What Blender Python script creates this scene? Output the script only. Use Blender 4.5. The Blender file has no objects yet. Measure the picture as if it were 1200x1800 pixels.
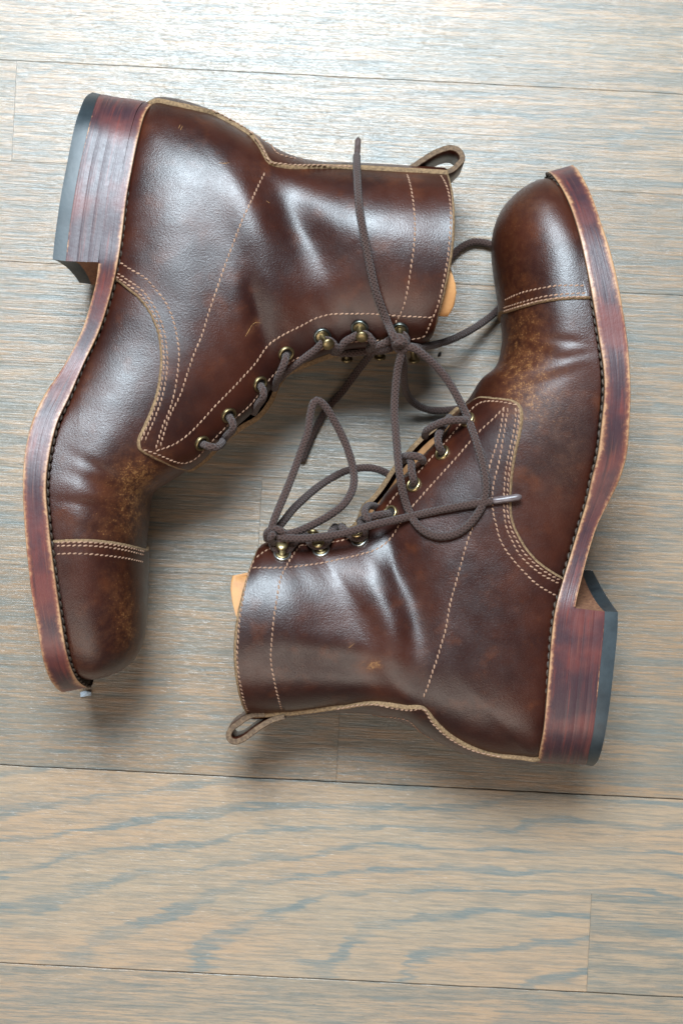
import bpy, bmesh, math, random
import numpy as np
from mathutils import Vector, noise
from mathutils.geometry import delaunay_2d_cdt

random.seed(7); rng = np.random.default_rng(7)
SC = bpy.context.scene
COL = SC.collection

# ------------------------------------------------------------------ camera, world, light
CAM_H = 0.805
FPX = 2500.0                      # focal length in photograph pixels (1200 x 1800)
cam_d = bpy.data.cameras.new('camera'); cam = bpy.data.objects.new('camera', cam_d)
COL.objects.link(cam); SC.camera = cam
cam.location = (0, 0, CAM_H); cam.rotation_euler = (0, 0, 0)
cam_d.sensor_fit = 'VERTICAL'; cam_d.sensor_height = 36.0; cam_d.lens = 36.0 * FPX / 1800.0
cam_d.clip_start = 0.01; cam_d.clip_end = 50
cam_d.dof.use_dof = True; cam_d.dof.focus_distance = CAM_H - 0.078; cam_d.dof.aperture_fstop = 9.0

world = bpy.data.worlds.new('World'); SC.world = world; world.use_nodes = True
bg = world.node_tree.nodes['Background']
bg.inputs[0].default_value = (0.92, 0.94, 1.0, 1); bg.inputs[1].default_value = 0.10

def area(name, loc, target, sx, sy, power, col):
    d = bpy.data.lights.new(name, 'AREA'); d.shape = 'RECTANGLE'; d.size = sx; d.size_y = sy
    d.energy = power; d.color = col
    o = bpy.data.objects.new(name, d); COL.objects.link(o); o.location = loc
    o.rotation_euler = (Vector(target) - Vector(loc)).to_track_quat('-Z', 'Y').to_euler()
    return o
area('window_light', (-0.14, 0.98, 1.60), (-0.02, 0.05, 0), 0.72, 0.72, 90, (0.76, 0.90, 1.0))
area('room_light', (-0.4, -1.9, 2.1), (0, -0.1, 0), 2.2, 1.4, 42, (1.0, 0.91, 0.80))

SC.view_settings.view_transform = 'Standard'; SC.view_settings.look = 'None'
SC.view_settings.gamma = 1.0; SC.view_settings.use_curve_mapping = False
SC.view_settings.exposure = 0.0
SC.render.engine = 'CYCLES'
SC.cycles.max_bounces = 6; SC.cycles.use_denoising = True

# ------------------------------------------------------------------ helpers
def W(u, v, z):
    k = (CAM_H - z) / FPX
    return np.array([(u - 600.0) * k, (900.0 - v) * k, z])

def proj(P):
    P = np.asarray(P); k = FPX / (CAM_H - P[..., 2])
    return np.stack([600.0 + P[..., 0] * k, 900.0 - P[..., 1] * k], -1)

def cubic(tab, x):
    """Catmull-Rom through rows of tab at integer abscissae, evaluated at x (array)."""
    tab = np.asarray(tab, float); n = len(tab)
    x = np.clip(np.asarray(x, float), 0, n - 1)
    i = np.minimum(np.floor(x).astype(int), n - 2); f = (x - i)[..., None]
    ext = np.vstack([2 * tab[0] - tab[1], tab, 2 * tab[-1] - tab[-2]])
    p0, p1, p2, p3 = ext[i], ext[i + 1], ext[i + 2], ext[i + 3]
    return 0.5 * (2 * p1 + (p2 - p0) * f + (2 * p0 - 5 * p1 + 4 * p2 - p3) * f ** 2 + (3 * p1 - p0 - 3 * p2 + p3) * f ** 3)

def smooth_path(pts, step):
    """Catmull-Rom polyline resampled to an even step."""
    pts = np.asarray(pts, float)
    if len(pts) > 2:
        d = cubic(pts, np.linspace(0, len(pts) - 1, (len(pts) - 1) * 24 + 1))
    else:
        d = pts[0] + (pts[1] - pts[0]) * np.linspace(0, 1, 40)[:, None]
    L = np.concatenate([[0], np.cumsum(np.linalg.norm(np.diff(d, axis=0), axis=1))])
    n = max(2, int(round(L[-1] / step)) + 1)
    q = np.linspace(0, L[-1], n)
    return np.stack([np.interp(q, L, d[:, k]) for k in range(d.shape[1])], -1)

def mesh_obj(name, verts, faces, mats, parent=None, midx=None, smooth=True, attrs=None, uv=None, auto=None):
    me = bpy.data.meshes.new(name)
    base = np.zeros(3); up = parent
    while up is not None:
        if '_base' in up: base = np.array(up['_base'])
        up = up.parent
    me.from_pydata([tuple(p) for p in (np.asarray(verts, float) - base)], [], [tuple(int(i) for i in f) for f in faces])
    for m in (mats if isinstance(mats, (list, tuple)) else [mats]): me.materials.append(m)
    if midx is not None: me.polygons.foreach_set('material_index', np.asarray(midx, dtype=np.int32))
    me.polygons.foreach_set('use_smooth', np.full(len(me.polygons), smooth, dtype=bool))
    if attrs:
        for k, a in attrs.items():
            at = me.attributes.new(k, 'FLOAT', 'POINT'); at.data.foreach_set('value', np.asarray(a, dtype=np.float32))
    if uv is not None:
        ul = me.uv_layers.new(name='UVMap'); li = np.zeros(len(me.loops), dtype=np.int32)
        me.loops.foreach_get('vertex_index', li)
        ul.data.foreach_set('uv', np.asarray(uv, dtype=np.float32)[li].ravel())
    me.update()
    o = bpy.data.objects.new(name, me); COL.objects.link(o)
    if parent is not None: o.parent = parent
    if auto is not None:
        bm = bmesh.new(); bm.from_mesh(me)
        for e in bm.edges:
            if len(e.link_faces) == 2 and e.calc_face_angle(0) > auto: e.smooth = False
        bm.to_mesh(me); bm.free()
    return o

def tag(o, label=None, cat=None, group=None, kind=None):
    if label: o['label'] = label
    if cat: o['category'] = cat
    if group: o['group'] = group
    if kind: o['kind'] = kind
    return o

def fix_normals(o):
    bm = bmesh.new(); bm.from_mesh(o.data); bmesh.ops.recalc_face_normals(bm, faces=bm.faces); bm.to_mesh(o.data); bm.free()

# ------------------------------------------------------------------ materials
class NT:
    def __init__(s, name):
        s.m = bpy.data.materials.new(name); s.m.use_nodes = True
        s.t = s.m.node_tree; s.b = s.t.nodes['Principled BSDF']
    def n(s, typ, **kw):
        nd = s.t.nodes.new(typ)
        for k, v in kw.items(): setattr(nd, k, v)
        return nd
    def put(s, sock, v):
        if isinstance(v, bpy.types.NodeSocket): s.t.links.new(v, sock)
        elif isinstance(v, (tuple, list)) and sock.type == 'RGBA' and len(v) == 3: sock.default_value = (*v, 1)
        else: sock.default_value = v
    def math(s, op, a, b=0.0, c=0.0, clamp=False):
        nd = s.n('ShaderNodeMath', operation=op, use_clamp=clamp)
        s.put(nd.inputs[0], a); s.put(nd.inputs[1], b); s.put(nd.inputs[2], c); return nd.outputs[0]
    def mix(s, f, a, b):
        nd = s.n('ShaderNodeMix', data_type='RGBA'); s.put(nd.inputs[0], f); s.put(nd.inputs[6], a); s.put(nd.inputs[7], b); return nd.outputs[2]
    def noise(s, vec, scale, detail=2.0, rough=0.5, dist=0.0):
        nd = s.n('ShaderNodeTexNoise'); s.put(nd.inputs['Vector'], vec); nd.inputs['Scale'].default_value = scale
        nd.inputs['Detail'].default_value = detail; nd.inputs['Roughness'].default_value = rough; nd.inputs['Distortion'].default_value = dist
        return nd.outputs[0]
    def ramp(s, f, lo, hi):
        nd = s.n('ShaderNodeMapRange', interpolation_type='SMOOTHSTEP'); s.put(nd.inputs[0], f); s.put(nd.inputs[1], lo); s.put(nd.inputs[2], hi); return nd.outputs[0]
    def scale(s, vec, v):
        nd = s.n('ShaderNodeVectorMath', operation='MULTIPLY'); s.put(nd.inputs[0], vec); nd.inputs[1].default_value = v; return nd.outputs[0]
    def obj(s): return s.n('ShaderNodeTexCoord').outputs['Object']
    def attr(s, name): return s.n('ShaderNodeAttribute', attribute_name=name).outputs['Fac']
    def bump(s, h, dist, strength=1.0, prev=None):
        nd = s.n('ShaderNodeBump'); nd.inputs['Strength'].default_value = strength; nd.inputs['Distance'].default_value = dist
        s.put(nd.inputs['Height'], h)
        if prev is not None: s.put(nd.inputs['Normal'], prev)
        return nd.outputs[0]
    def set(s, **kw):
        for k, v in kw.items(): s.put(s.b.inputs[k.replace('_', ' ')], v)
        return s.m

def mat_leather(name, dark, mid, rust):
    m = NT(name); co = m.obj()
    big = m.noise(co, 28, 3, 0.55); blot = m.noise(co, 70, 4, 0.6); fine = m.noise(co, 900, 3, 0.6)
    c = m.mix(m.ramp(big, 0.35, 0.68), dark, mid)
    c = m.mix(m.math('MULTIPLY', m.ramp(blot, 0.52, 0.78), 0.45), c, rust)
    c = m.mix(m.math('MULTIPLY', m.ramp(fine, 0.55, 0.8), 0.25), c, rust)
    wear = m.attr('wear')
    # powdery wear: speckles whose density follows the scuffed places
    blotch = m.noise(co, 240, 5, 0.7); speck = m.noise(co, 1150, 3, 0.75)
    smear = m.noise(m.scale(co, (70, 520, 300)), 1.0, 4, 0.7)
    wv = m.math('MULTIPLY', wear, m.math('ADD', 0.35, m.math('MULTIPLY', m.ramp(blotch, 0.30, 0.70), 1.1)))
    c = m.mix(m.math('MULTIPLY', m.ramp(wv, 0.0, 0.9), 0.72), c, (0.105, 0.032, 0.0095))
    thr = m.math('SUBTRACT', 0.715, m.math('MULTIPLY', wv, 0.24))
    c = m.mix(m.math('MULTIPLY', m.ramp(speck, thr, m.math('ADD', thr, 0.07)), m.math('MULTIPLY', m.ramp(wv, 0.05, 0.4), 0.62)), c, (0.28, 0.130, 0.042))
    thr2 = m.math('SUBTRACT', 0.76, m.math('MULTIPLY', wv, 0.26))
    c = m.mix(m.math('MULTIPLY', m.ramp(smear, thr2, m.math('ADD', thr2, 0.10)), m.math('MULTIPLY', m.ramp(wv, 0.05, 0.4), 0.55)), c, (0.23, 0.105, 0.036))
    # a few fine scratches everywhere
    sc = m.noise(m.scale(co, (60, 420, 60)), 1.0, 4, 0.7, 0.4)
    c = m.mix(m.math('MULTIPLY', m.ramp(sc, 0.755, 0.79), 0.30), c, (0.22, 0.10, 0.045))
    g1 = m.noise(co, 1150, 3, 0.65); g2 = m.noise(co, 2400, 2, 0.6)
    g = m.math('ADD', m.math('MULTIPLY', g1, 0.9), m.math('MULTIPLY', g2, 0.45))
    b1 = m.bump(m.noise(co, 45, 2, 0.4), 0.0012, 0.35)
    b2 = m.bump(g, 0.00017, 0.75, b1)
    rg = m.math('ADD', m.math('MULTIPLY', m.noise(co, 120, 4, 0.6), 0.22), 0.225)
    rg = m.math('ADD', rg, m.math('MULTIPLY', wear, 0.22))
    m.set(Base_Color=c, Roughness=rg, Normal=b2)
    m.b.inputs['Specular IOR Level'].default_value = 0.52
    return m.m

def mat_plain(name, c1, c2, rough, scale=300, bump=0.0002, metallic=0.0, stretch=None):
    m = NT(name); co = m.obj()
    if stretch: co = m.scale(co, stretch)
    f = m.noise(co, scale, 4, 0.6)
    m.set(Base_Color=m.mix(m.ramp(f, 0.3, 0.7), c1, c2), Roughness=m.math('ADD', m.math('MULTIPLY', f, 0.25), rough - 0.12), Metallic=metallic)
    if bump: m.set(Normal=m.bump(f, bump, 0.8))
    return m.m

def mat_sole(name, heel=False):
    """Burnished leather edge: red-brown stain, streaks along the length, bare tan at both arrises."""
    m = NT(name); uv = m.n('ShaderNodeUVMap').outputs[0]; co = m.obj()
    st = m.noise(m.scale(uv, (22, 420 if heel else 190, 1)), 1.0, 5, 0.65)
    st2 = m.noise(m.scale(uv, (34, 900, 1)), 1.0, 3, 0.6)
    blot = m.noise(co, 38, 3, 0.5); rag = m.noise(co, 420, 4, 0.7)
    c = m.mix(m.ramp(blot, 0.38, 0.66), (0.040, 0.017, 0.022), (0.115, 0.030, 0.026))
    c = m.mix(m.math('MULTIPLY', m.ramp(st, 0.52, 0.72), 0.75), c, (0.17, 0.030, 0.020))
    c = m.mix(m.math('MULTIPLY', m.ramp(m.noise(m.scale(uv, (14, 300, 1)), 1.0, 4, 0.6), 0.54, 0.70), 0.7), c, (0.022, 0.010, 0.014))
    c = m.mix(m.math('MULTIPLY', m.ramp(st2, 0.55, 0.75), 0.35), c, (0.24, 0.085, 0.05))
    ac = m.attr('across')
    d = m.math('MINIMUM', ac, m.math('SUBTRACT', 1.0, ac))
    d = m.math('ADD', d, m.math('MULTIPLY', m.math('SUBTRACT', rag, 0.5), 0.34 if not heel else 0.20))
    d = m.math('ADD', d, m.math('MULTIPLY', m.math('SUBTRACT', blot, 0.5), 0.36))
    e1 = m.math('SUBTRACT', 1.0, m.ramp(d, 0.0, 0.26 if not heel else 0.06))
    e2 = m.math('SUBTRACT', 1.0, m.ramp(d, -0.02, 0.15 if not heel else 0.03))
    c = m.mix(m.math('MULTIPLY', e1, 0.55), c, (0.30, 0.10, 0.045))
    c = m.mix(m.math('MULTIPLY', e2, 0.85), c, (0.44, 0.25, 0.13))
    g = m.math('ADD', m.math('MULTIPLY', st2, 0.6), m.math('MULTIPLY', rag, 0.5))
    m.set(Base_Color=c, Roughness=m.math('ADD', 0.30, m.math('MULTIPLY', rag, 0.22)), Normal=m.bump(g, 0.0003, 0.5))
    m.b.inputs['Specular IOR Level'].default_value = 0.5
    return m.m

def mat_lace(name):
    m = NT(name); uv = m.n('ShaderNodeUVMap').outputs[0]; co = m.obj()
    sx = m.n('ShaderNodeSeparateXYZ'); m.put(sx.inputs[0], uv); u, v = sx.outputs[0], sx.outputs[1]
    def wave(sign):
        a = m.math('ADD', m.math('MULTIPLY', u, 3100.0), m.math('MULTIPLY', v, sign * 6.28318 * 5))
        return m.math('SINE', a)
    w = m.math('MAXIMUM', wave(1), wave(-1))
    f = m.noise(co, 1500, 4, 0.7); big = m.noise(co, 60, 2)
    c = m.mix(m.ramp(w, 0.0, 1.0), (0.034, 0.017, 0.012), (0.064, 0.034, 0.026))
    c = m.mix(m.math('MULTIPLY', m.ramp(f, 0.5, 0.75), 0.4), c, (0.15, 0.092, 0.078))
    c = m.mix(m.math('MULTIPLY', big, 0.35), c, (0.055, 0.028, 0.026))
    m.set(Base_Color=c, Roughness=0.8, Normal=m.bump(m.math('ADD', m.math('MULTIPLY', w, 0.8), m.math('MULTIPLY', f, 1.5)), 0.0004, 0.9))
    m.b.inputs['Sheen Weight'].default_value = 0.12; m.b.inputs['Sheen Roughness'].default_value = 0.5
    m.b.inputs['Specular IOR Level'].default_value = 0.25
    return m.m

def mat_wood(name):
    m = NT(name); co0 = m.obj()
    r = m.attr('seed')
    sh = m.n('ShaderNodeCombineXYZ'); m.put(sh.inputs[0], m.attr('ox')); m.put(sh.inputs[1], m.attr('oy'))
    a0 = m.n('ShaderNodeVectorMath', operation='ADD'); m.put(a0.inputs[0], co0); m.put(a0.inputs[1], sh.outputs[0]); co = a0.outputs[0]
    off = m.n('ShaderNodeCombineXYZ'); m.put(off.inputs[0], m.math('MULTIPLY', r, 37.0)); m.put(off.inputs[1], m.math('MULTIPLY', r, 11.0)); m.put(off.inputs[2], m.math('MULTIPLY', r, 5.0))
    ad = m.n('ShaderNodeVectorMath', operation='ADD'); m.put(ad.inputs[0], co); m.put(ad.inputs[1], off.outputs[0]); cr = ad.outputs[0]
    sx = m.n('ShaderNodeSeparateXYZ'); m.put(sx.inputs[0], co); x, y = sx.outputs[0], sx.outputs[1]
    # growth rings of a plain-sawn board: cone around a slightly tilted pith
    wob = m.noise(m.scale(cr, (9, 22, 1)), 1.0, 3, 0.55)
    wob2 = m.noise(m.scale(cr, (30, 420, 1)), 1.0, 3, 0.6)
    pith = m.attr('pith'); lift = m.attr('lift'); cone = m.attr('cone')
    yy = m.math('ADD', m.math('SUBTRACT', y, pith), m.math('MULTIPLY', m.math('SUBTRACT', wob, 0.5), m.attr('wobble')))
    zz = m.math('ADD', lift, m.math('MULTIPLY', x, cone))
    rad = m.math('SQRT', m.math('ADD', m.math('MULTIPLY', yy, yy), m.math('MULTIPLY', zz, zz)))
    rad = m.math('ADD', rad, m.math('MULTIPLY', m.math('SUBTRACT', wob2, 0.5), 0.0075))
    rad = m.math('ADD', rad, m.math('MULTIPLY', m.math('SUBTRACT', wob, 0.5), 0.018))
    ph = m.math('FRACT', m.math('MULTIPLY', rad, m.attr('ringfreq')))
    thick = m.noise(m.scale(cr, (12, 30, 1)), 1.0, 2, 0.5)
    lo = m.math('ADD', 0.38, m.math('MULTIPLY', thick, 0.46))
    band = m.math('MULTIPLY', m.ramp(ph, lo, m.math('ADD', lo, 0.10)), m.math('SUBTRACT', 1.0, m.ramp(ph, 0.84, 0.93)))
    pores = m.noise(m.scale(cr, (48, 1250, 1)), 1.0, 3, 0.7)
    streak = m.noise(m.scale(cr, (26, 480, 1)), 1.0, 5, 0.75)
    wide = m.noise(m.scale(cr, (5, 120, 1)), 1.0, 3, 0.6)
    patch = m.noise(m.scale(cr, (6, 30, 1)), 1.0, 2, 0.5)
    tan = m.mix(m.ramp(patch, 0.3, 0.7), (0.352, 0.234, 0.146), (0.322, 0.240, 0.164))
    tan = m.mix(m.math('MULTIPLY', m.attr('tone'), 0.8), tan, (0.230, 0.142, 0.080))
    grey = (0.126, 0.135, 0.121)
    c = m.mix(m.math('MULTIPLY', m.ramp(wide, 0.46, 0.66), m.attr('streaky')), tan, grey)
    c = m.mix(m.math('MULTIPLY', m.ramp(streak, 0.46, 0.58), m.attr('fine')), c, grey)
    c = m.mix(m.math('MULTIPLY', m.ramp(pores, 0.48, 0.60), m.attr('fine')), c, (0.095, 0.106, 0.099))
    bm_ = m.math('MULTIPLY', band, m.math('ADD', 0.55, m.math('MULTIPLY', m.ramp(pores, 0.38, 0.54), 0.45)))
    c = m.mix(m.math('MULTIPLY', bm_, m.math('MULTIPLY', m.attr('bandamt'), m.math('ADD', 0.45, m.math('MULTIPLY', m.ramp(m.noise(m.scale(cr, (16, 70, 1)), 1.0, 2, 0.5), 0.35, 0.62), 0.55)))), c, (0.112, 0.142, 0.142))
    nick = m.noise(m.scale(cr, (130, 520, 1)), 1.0, 2, 0.4)
    c = m.mix(m.math('MULTIPLY', m.ramp(nick, 0.815, 0.835), 0.7), c, (0.07, 0.08, 0.08))
    rel = m.math('SUBTRACT', 1.0, m.math('ADD', m.math('MULTIPLY', pores, 0.55), m.math('MULTIPLY', streak, 0.7)))
    rel = m.math('ADD', rel, m.math('MULTIPLY', m.noise(co, 90, 2, 0.5), 0.5))
    m.set(Base_Color=c, Roughness=m.math('ADD', 0.215, m.math('MULTIPLY', streak, 0.14)), Normal=m.bump(rel, 0.00055, 0.7))
    m.b.inputs['Specular IOR Level'].default_value = 0.55
    return m.m

M_LEATHER = mat_leather('brown_leather', (0.019, 0.0042, 0.0027), (0.043, 0.0098, 0.0045), (0.098, 0.025, 0.0075))
M_EDGE = mat_plain('raw_leather_edge', (0.12, 0.068, 0.032), (0.27, 0.165, 0.082), 0.85, 900, 0.0006)
M_EDGED = mat_plain('worn_strap_edge', (0.075, 0.043, 0.024), (0.17, 0.105, 0.060), 0.85, 700, 0.0006)
M_NICK = mat_plain('torn_leather_grain', (0.16, 0.070, 0.022), (0.34, 0.17, 0.05), 0.8, 900, 0.0002)
M_FLESH = mat_plain('natural_leather', (0.36, 0.150, 0.045), (0.47, 0.225, 0.078), 0.6, 140, 0.0003)
M_TONGUE = mat_plain('tongue_leather', (0.26, 0.12, 0.048), (0.40, 0.20, 0.085), 0.65, 200, 0.0004)
M_LINING = mat_plain('lining_leather', (0.09, 0.045, 0.022), (0.15, 0.075, 0.035), 0.8, 300, 0.0003)
M_SOLE = mat_sole('burnished_sole_edge'); M_HEEL = mat_sole('burnished_heel_edge', True)
M_BREAST = mat_plain('bare_stacked_leather', (0.14, 0.055, 0.03), (0.26, 0.12, 0.06), 0.7, 500, 0.0004)
M_WELT = mat_plain('welt_top_leather', (0.022, 0.013, 0.008), (0.06, 0.036, 0.020), 0.8, 500, 0.0005)
M_RUBBER = mat_plain('black_rubber', (0.014, 0.020, 0.024), (0.030, 0.041, 0.047), 0.46, 60, 0.0003)
M_THREAD = mat_plain('pale_thread', (0.19, 0.098, 0.060), (0.36, 0.21, 0.135), 0.75, 420, 0.0002)
M_CORD = mat_plain('waxed_welt_thread', (0.022, 0.013, 0.008), (0.055, 0.033, 0.019), 0.6, 900, 0.0002)
M_BRASS = mat_plain('aged_brass', (0.16, 0.115, 0.055), (0.32, 0.245, 0.13), 0.42, 250, 0.0001, 1.0)
M_BRASSB = mat_plain('bright_brass', (0.34, 0.25, 0.12), (0.52, 0.40, 0.21), 0.36, 250, 0.0001, 1.0)
M_STEEL = mat_plain('dark_washer_metal', (0.10, 0.11, 0.10), (0.22, 0.23, 0.21), 0.36, 250, 0.0001, 1.0)
M_STEELB = mat_plain('nickel_washer_metal', (0.42, 0.43, 0.40), (0.60, 0.60, 0.56), 0.30, 250, 0.0001, 1.0)
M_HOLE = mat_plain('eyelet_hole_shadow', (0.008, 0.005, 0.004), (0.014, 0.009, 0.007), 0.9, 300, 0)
M_LACE = mat_lace('braided_lace')
M_AGLETC = mat_plain('clear_aglet_plastic', (0.07, 0.048, 0.048), (0.16, 0.125, 0.125), 0.34, 200, 0, 0.0, (1, 6, 1))
M_AGLETD = mat_plain('dark_aglet_plastic', (0.055, 0.036, 0.032), (0.10, 0.07, 0.065), 0.3, 200, 0)
M_WOOD = mat_wood('grey_stained_oak')
M_GAP = mat_plain('dark_subfloor', (0.012, 0.014, 0.015), (0.02, 0.022, 0.024), 0.9, 50, 0)
M_SCRAP = mat_plain('white_paper', (0.36, 0.43, 0.50), (0.50, 0.57, 0.64), 0.7, 200, 0.0002)

# ------------------------------------------------------------------ floor of planks
floor = bpy.data.objects.new('floor', None); COL.objects.link(floor); tag(floor, kind='structure')
SL = math.atan(0.0505)
def build_floor():
    k0 = CAM_H / FPX
    mesh_obj('subfloor', [(-1.4, -1.4, -0.02), (1.4, -1.4, -0.02), (1.4, 1.4, -0.02), (-1.4, 1.4, -0.02)], [(0, 1, 2, 3)], M_GAP, floor)
    # row edges (photo rows at the middle column), joint above the row: 0 tight 1 open 2 wide 3 none, end joints (photo columns)
    rows = [(-572, -397, 0, [-260]), (-397, -219, 0, [860]), (-219, -42, 0, [300]), (-42, 135, 0, [1420]), (135, 312, 1, [25, 1390]), (312, 489, 0, [-300]), (489, 667, 1, [-180, 1330]),
            (667, 845, 0, [1480]), (845, 1021, 0, [456]), (1021, 1198, 0, [-120]), (1198, 1375, 0, [595]), (1375, 1549, 2, []), (1549, 1723, 3, [1035]), (1723, 1900, 2, [-90]), (1900, 2078, 0, [700]), (2078, 2255, 0, [200]), (2255, 2432, 0, [900])]
    G = (0.00010, 0.00024, 0.00065, 0.00002)
    ca, sa = math.cos(-SL), math.sin(-SL)
    for i, (a, b, dk, ends) in enumerate(rows):
        ya = (900 - a) * k0 * math.cos(SL); yb = (900 - b) * k0 * math.cos(SL)
        dn = rows[i + 1][2] if i + 1 < len(rows) else 0
        ym = 0.5 * (a + b)
        xs = [-1.35] + sorted((e - 600) * k0 - 0.0505 * (900 - ym) * k0 for e in ends) + [1.35]
        for j in range(len(xs) - 1):
            x0, x1 = xs[j] + 0.00008, xs[j + 1] - 0.00008
            y1, y0 = ya - G[dk] * 0.5, yb + G[dn] * 0.5
            cx, cy = 0.5 * (x0 + x1), 0.5 * (y0 + y1)
            n = 260
            vs = []; fs = []; bt, bb = [(0.00010, 0.00018, 0.00020, 0.00004)[q] for q in (dk, dn)]
            X = np.linspace(x0, x1, n + 1)
            jit = lambda s, am: np.array([am * (0.8 * noise.noise((xx * 55, s, 1.3)) + 0.6 * noise.noise((xx * 260, s, 4.0))) for xx in X])
            j0, j1 = jit((i + 1) * 7.7, 0 if dn == 3 else 0.0003), jit(i * 7.7, 0 if dk == 3 else 0.0003)
            lv = rng.uniform(-0.00005, 0.00005) if dk != 3 and dn != 3 else 0.0
            for q, xx in enumerate(X):
                for (yy, zz) in ((y0 + j0[q], -0.012), (y0 + j0[q], lv - bb * 0.6), (y0 + bb + j0[q], lv), (y1 - bt + j1[q], lv), (y1 + j1[q], lv - bt * 0.6), (y1 + j1[q], -0.012)):
                    vs.append((xx - cx, yy - cy, zz))
            for q in range(n):
                for e in range(5):
                    A = q * 6 + e; fs.append((A, A + 6, A + 7, A + 1))
            fs.append(tuple(range(6))); fs.append(tuple(n * 6 + e for e in reversed(range(6))))
            nv = len(vs)
            if i in (11, 12) and j == 0:      # the wide board with the big cathedral arches (two strips of one board)
                yl = (900 - 1723) * k0 * math.cos(SL)
                P = dict(pith=0.0, lift=0.045, cone=-0.21, ringfreq=78, bandamt=0.85, fine=0.36, seed=0.37, ox=cx, oy=cy - yl + 0.003, wobble=0.012, tone=0.0, streaky=0.06)
            else:
                P = dict(pith=rng.uniform(-0.05, 0.05), lift=rng.uniform(0.01, 0.05), cone=rng.uniform(0.02, 0.06) * rng.choice([-1, 1]), ringfreq=rng.uniform(110, 190), bandamt=rng.uniform(0.25, 0.55), fine=0.54, seed=rng.uniform(0, 1), ox=0, oy=0, wobble=0.03, tone=rng.uniform(0.35, 0.9) if 4 < i < 11 else rng.uniform(0.1, 0.4), streaky=rng.uniform(0.3, 0.6))
            o = mesh_obj('plank', vs, fs, M_WOOD, floor, smooth=False, attrs={k: np.full(nv, v) for k, v in P.items()})
            o.location = (cx * ca - cy * sa, cx * sa + cy * ca, 0); o.rotation_euler = (0, 0, -SL)
build_floor()

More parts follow.
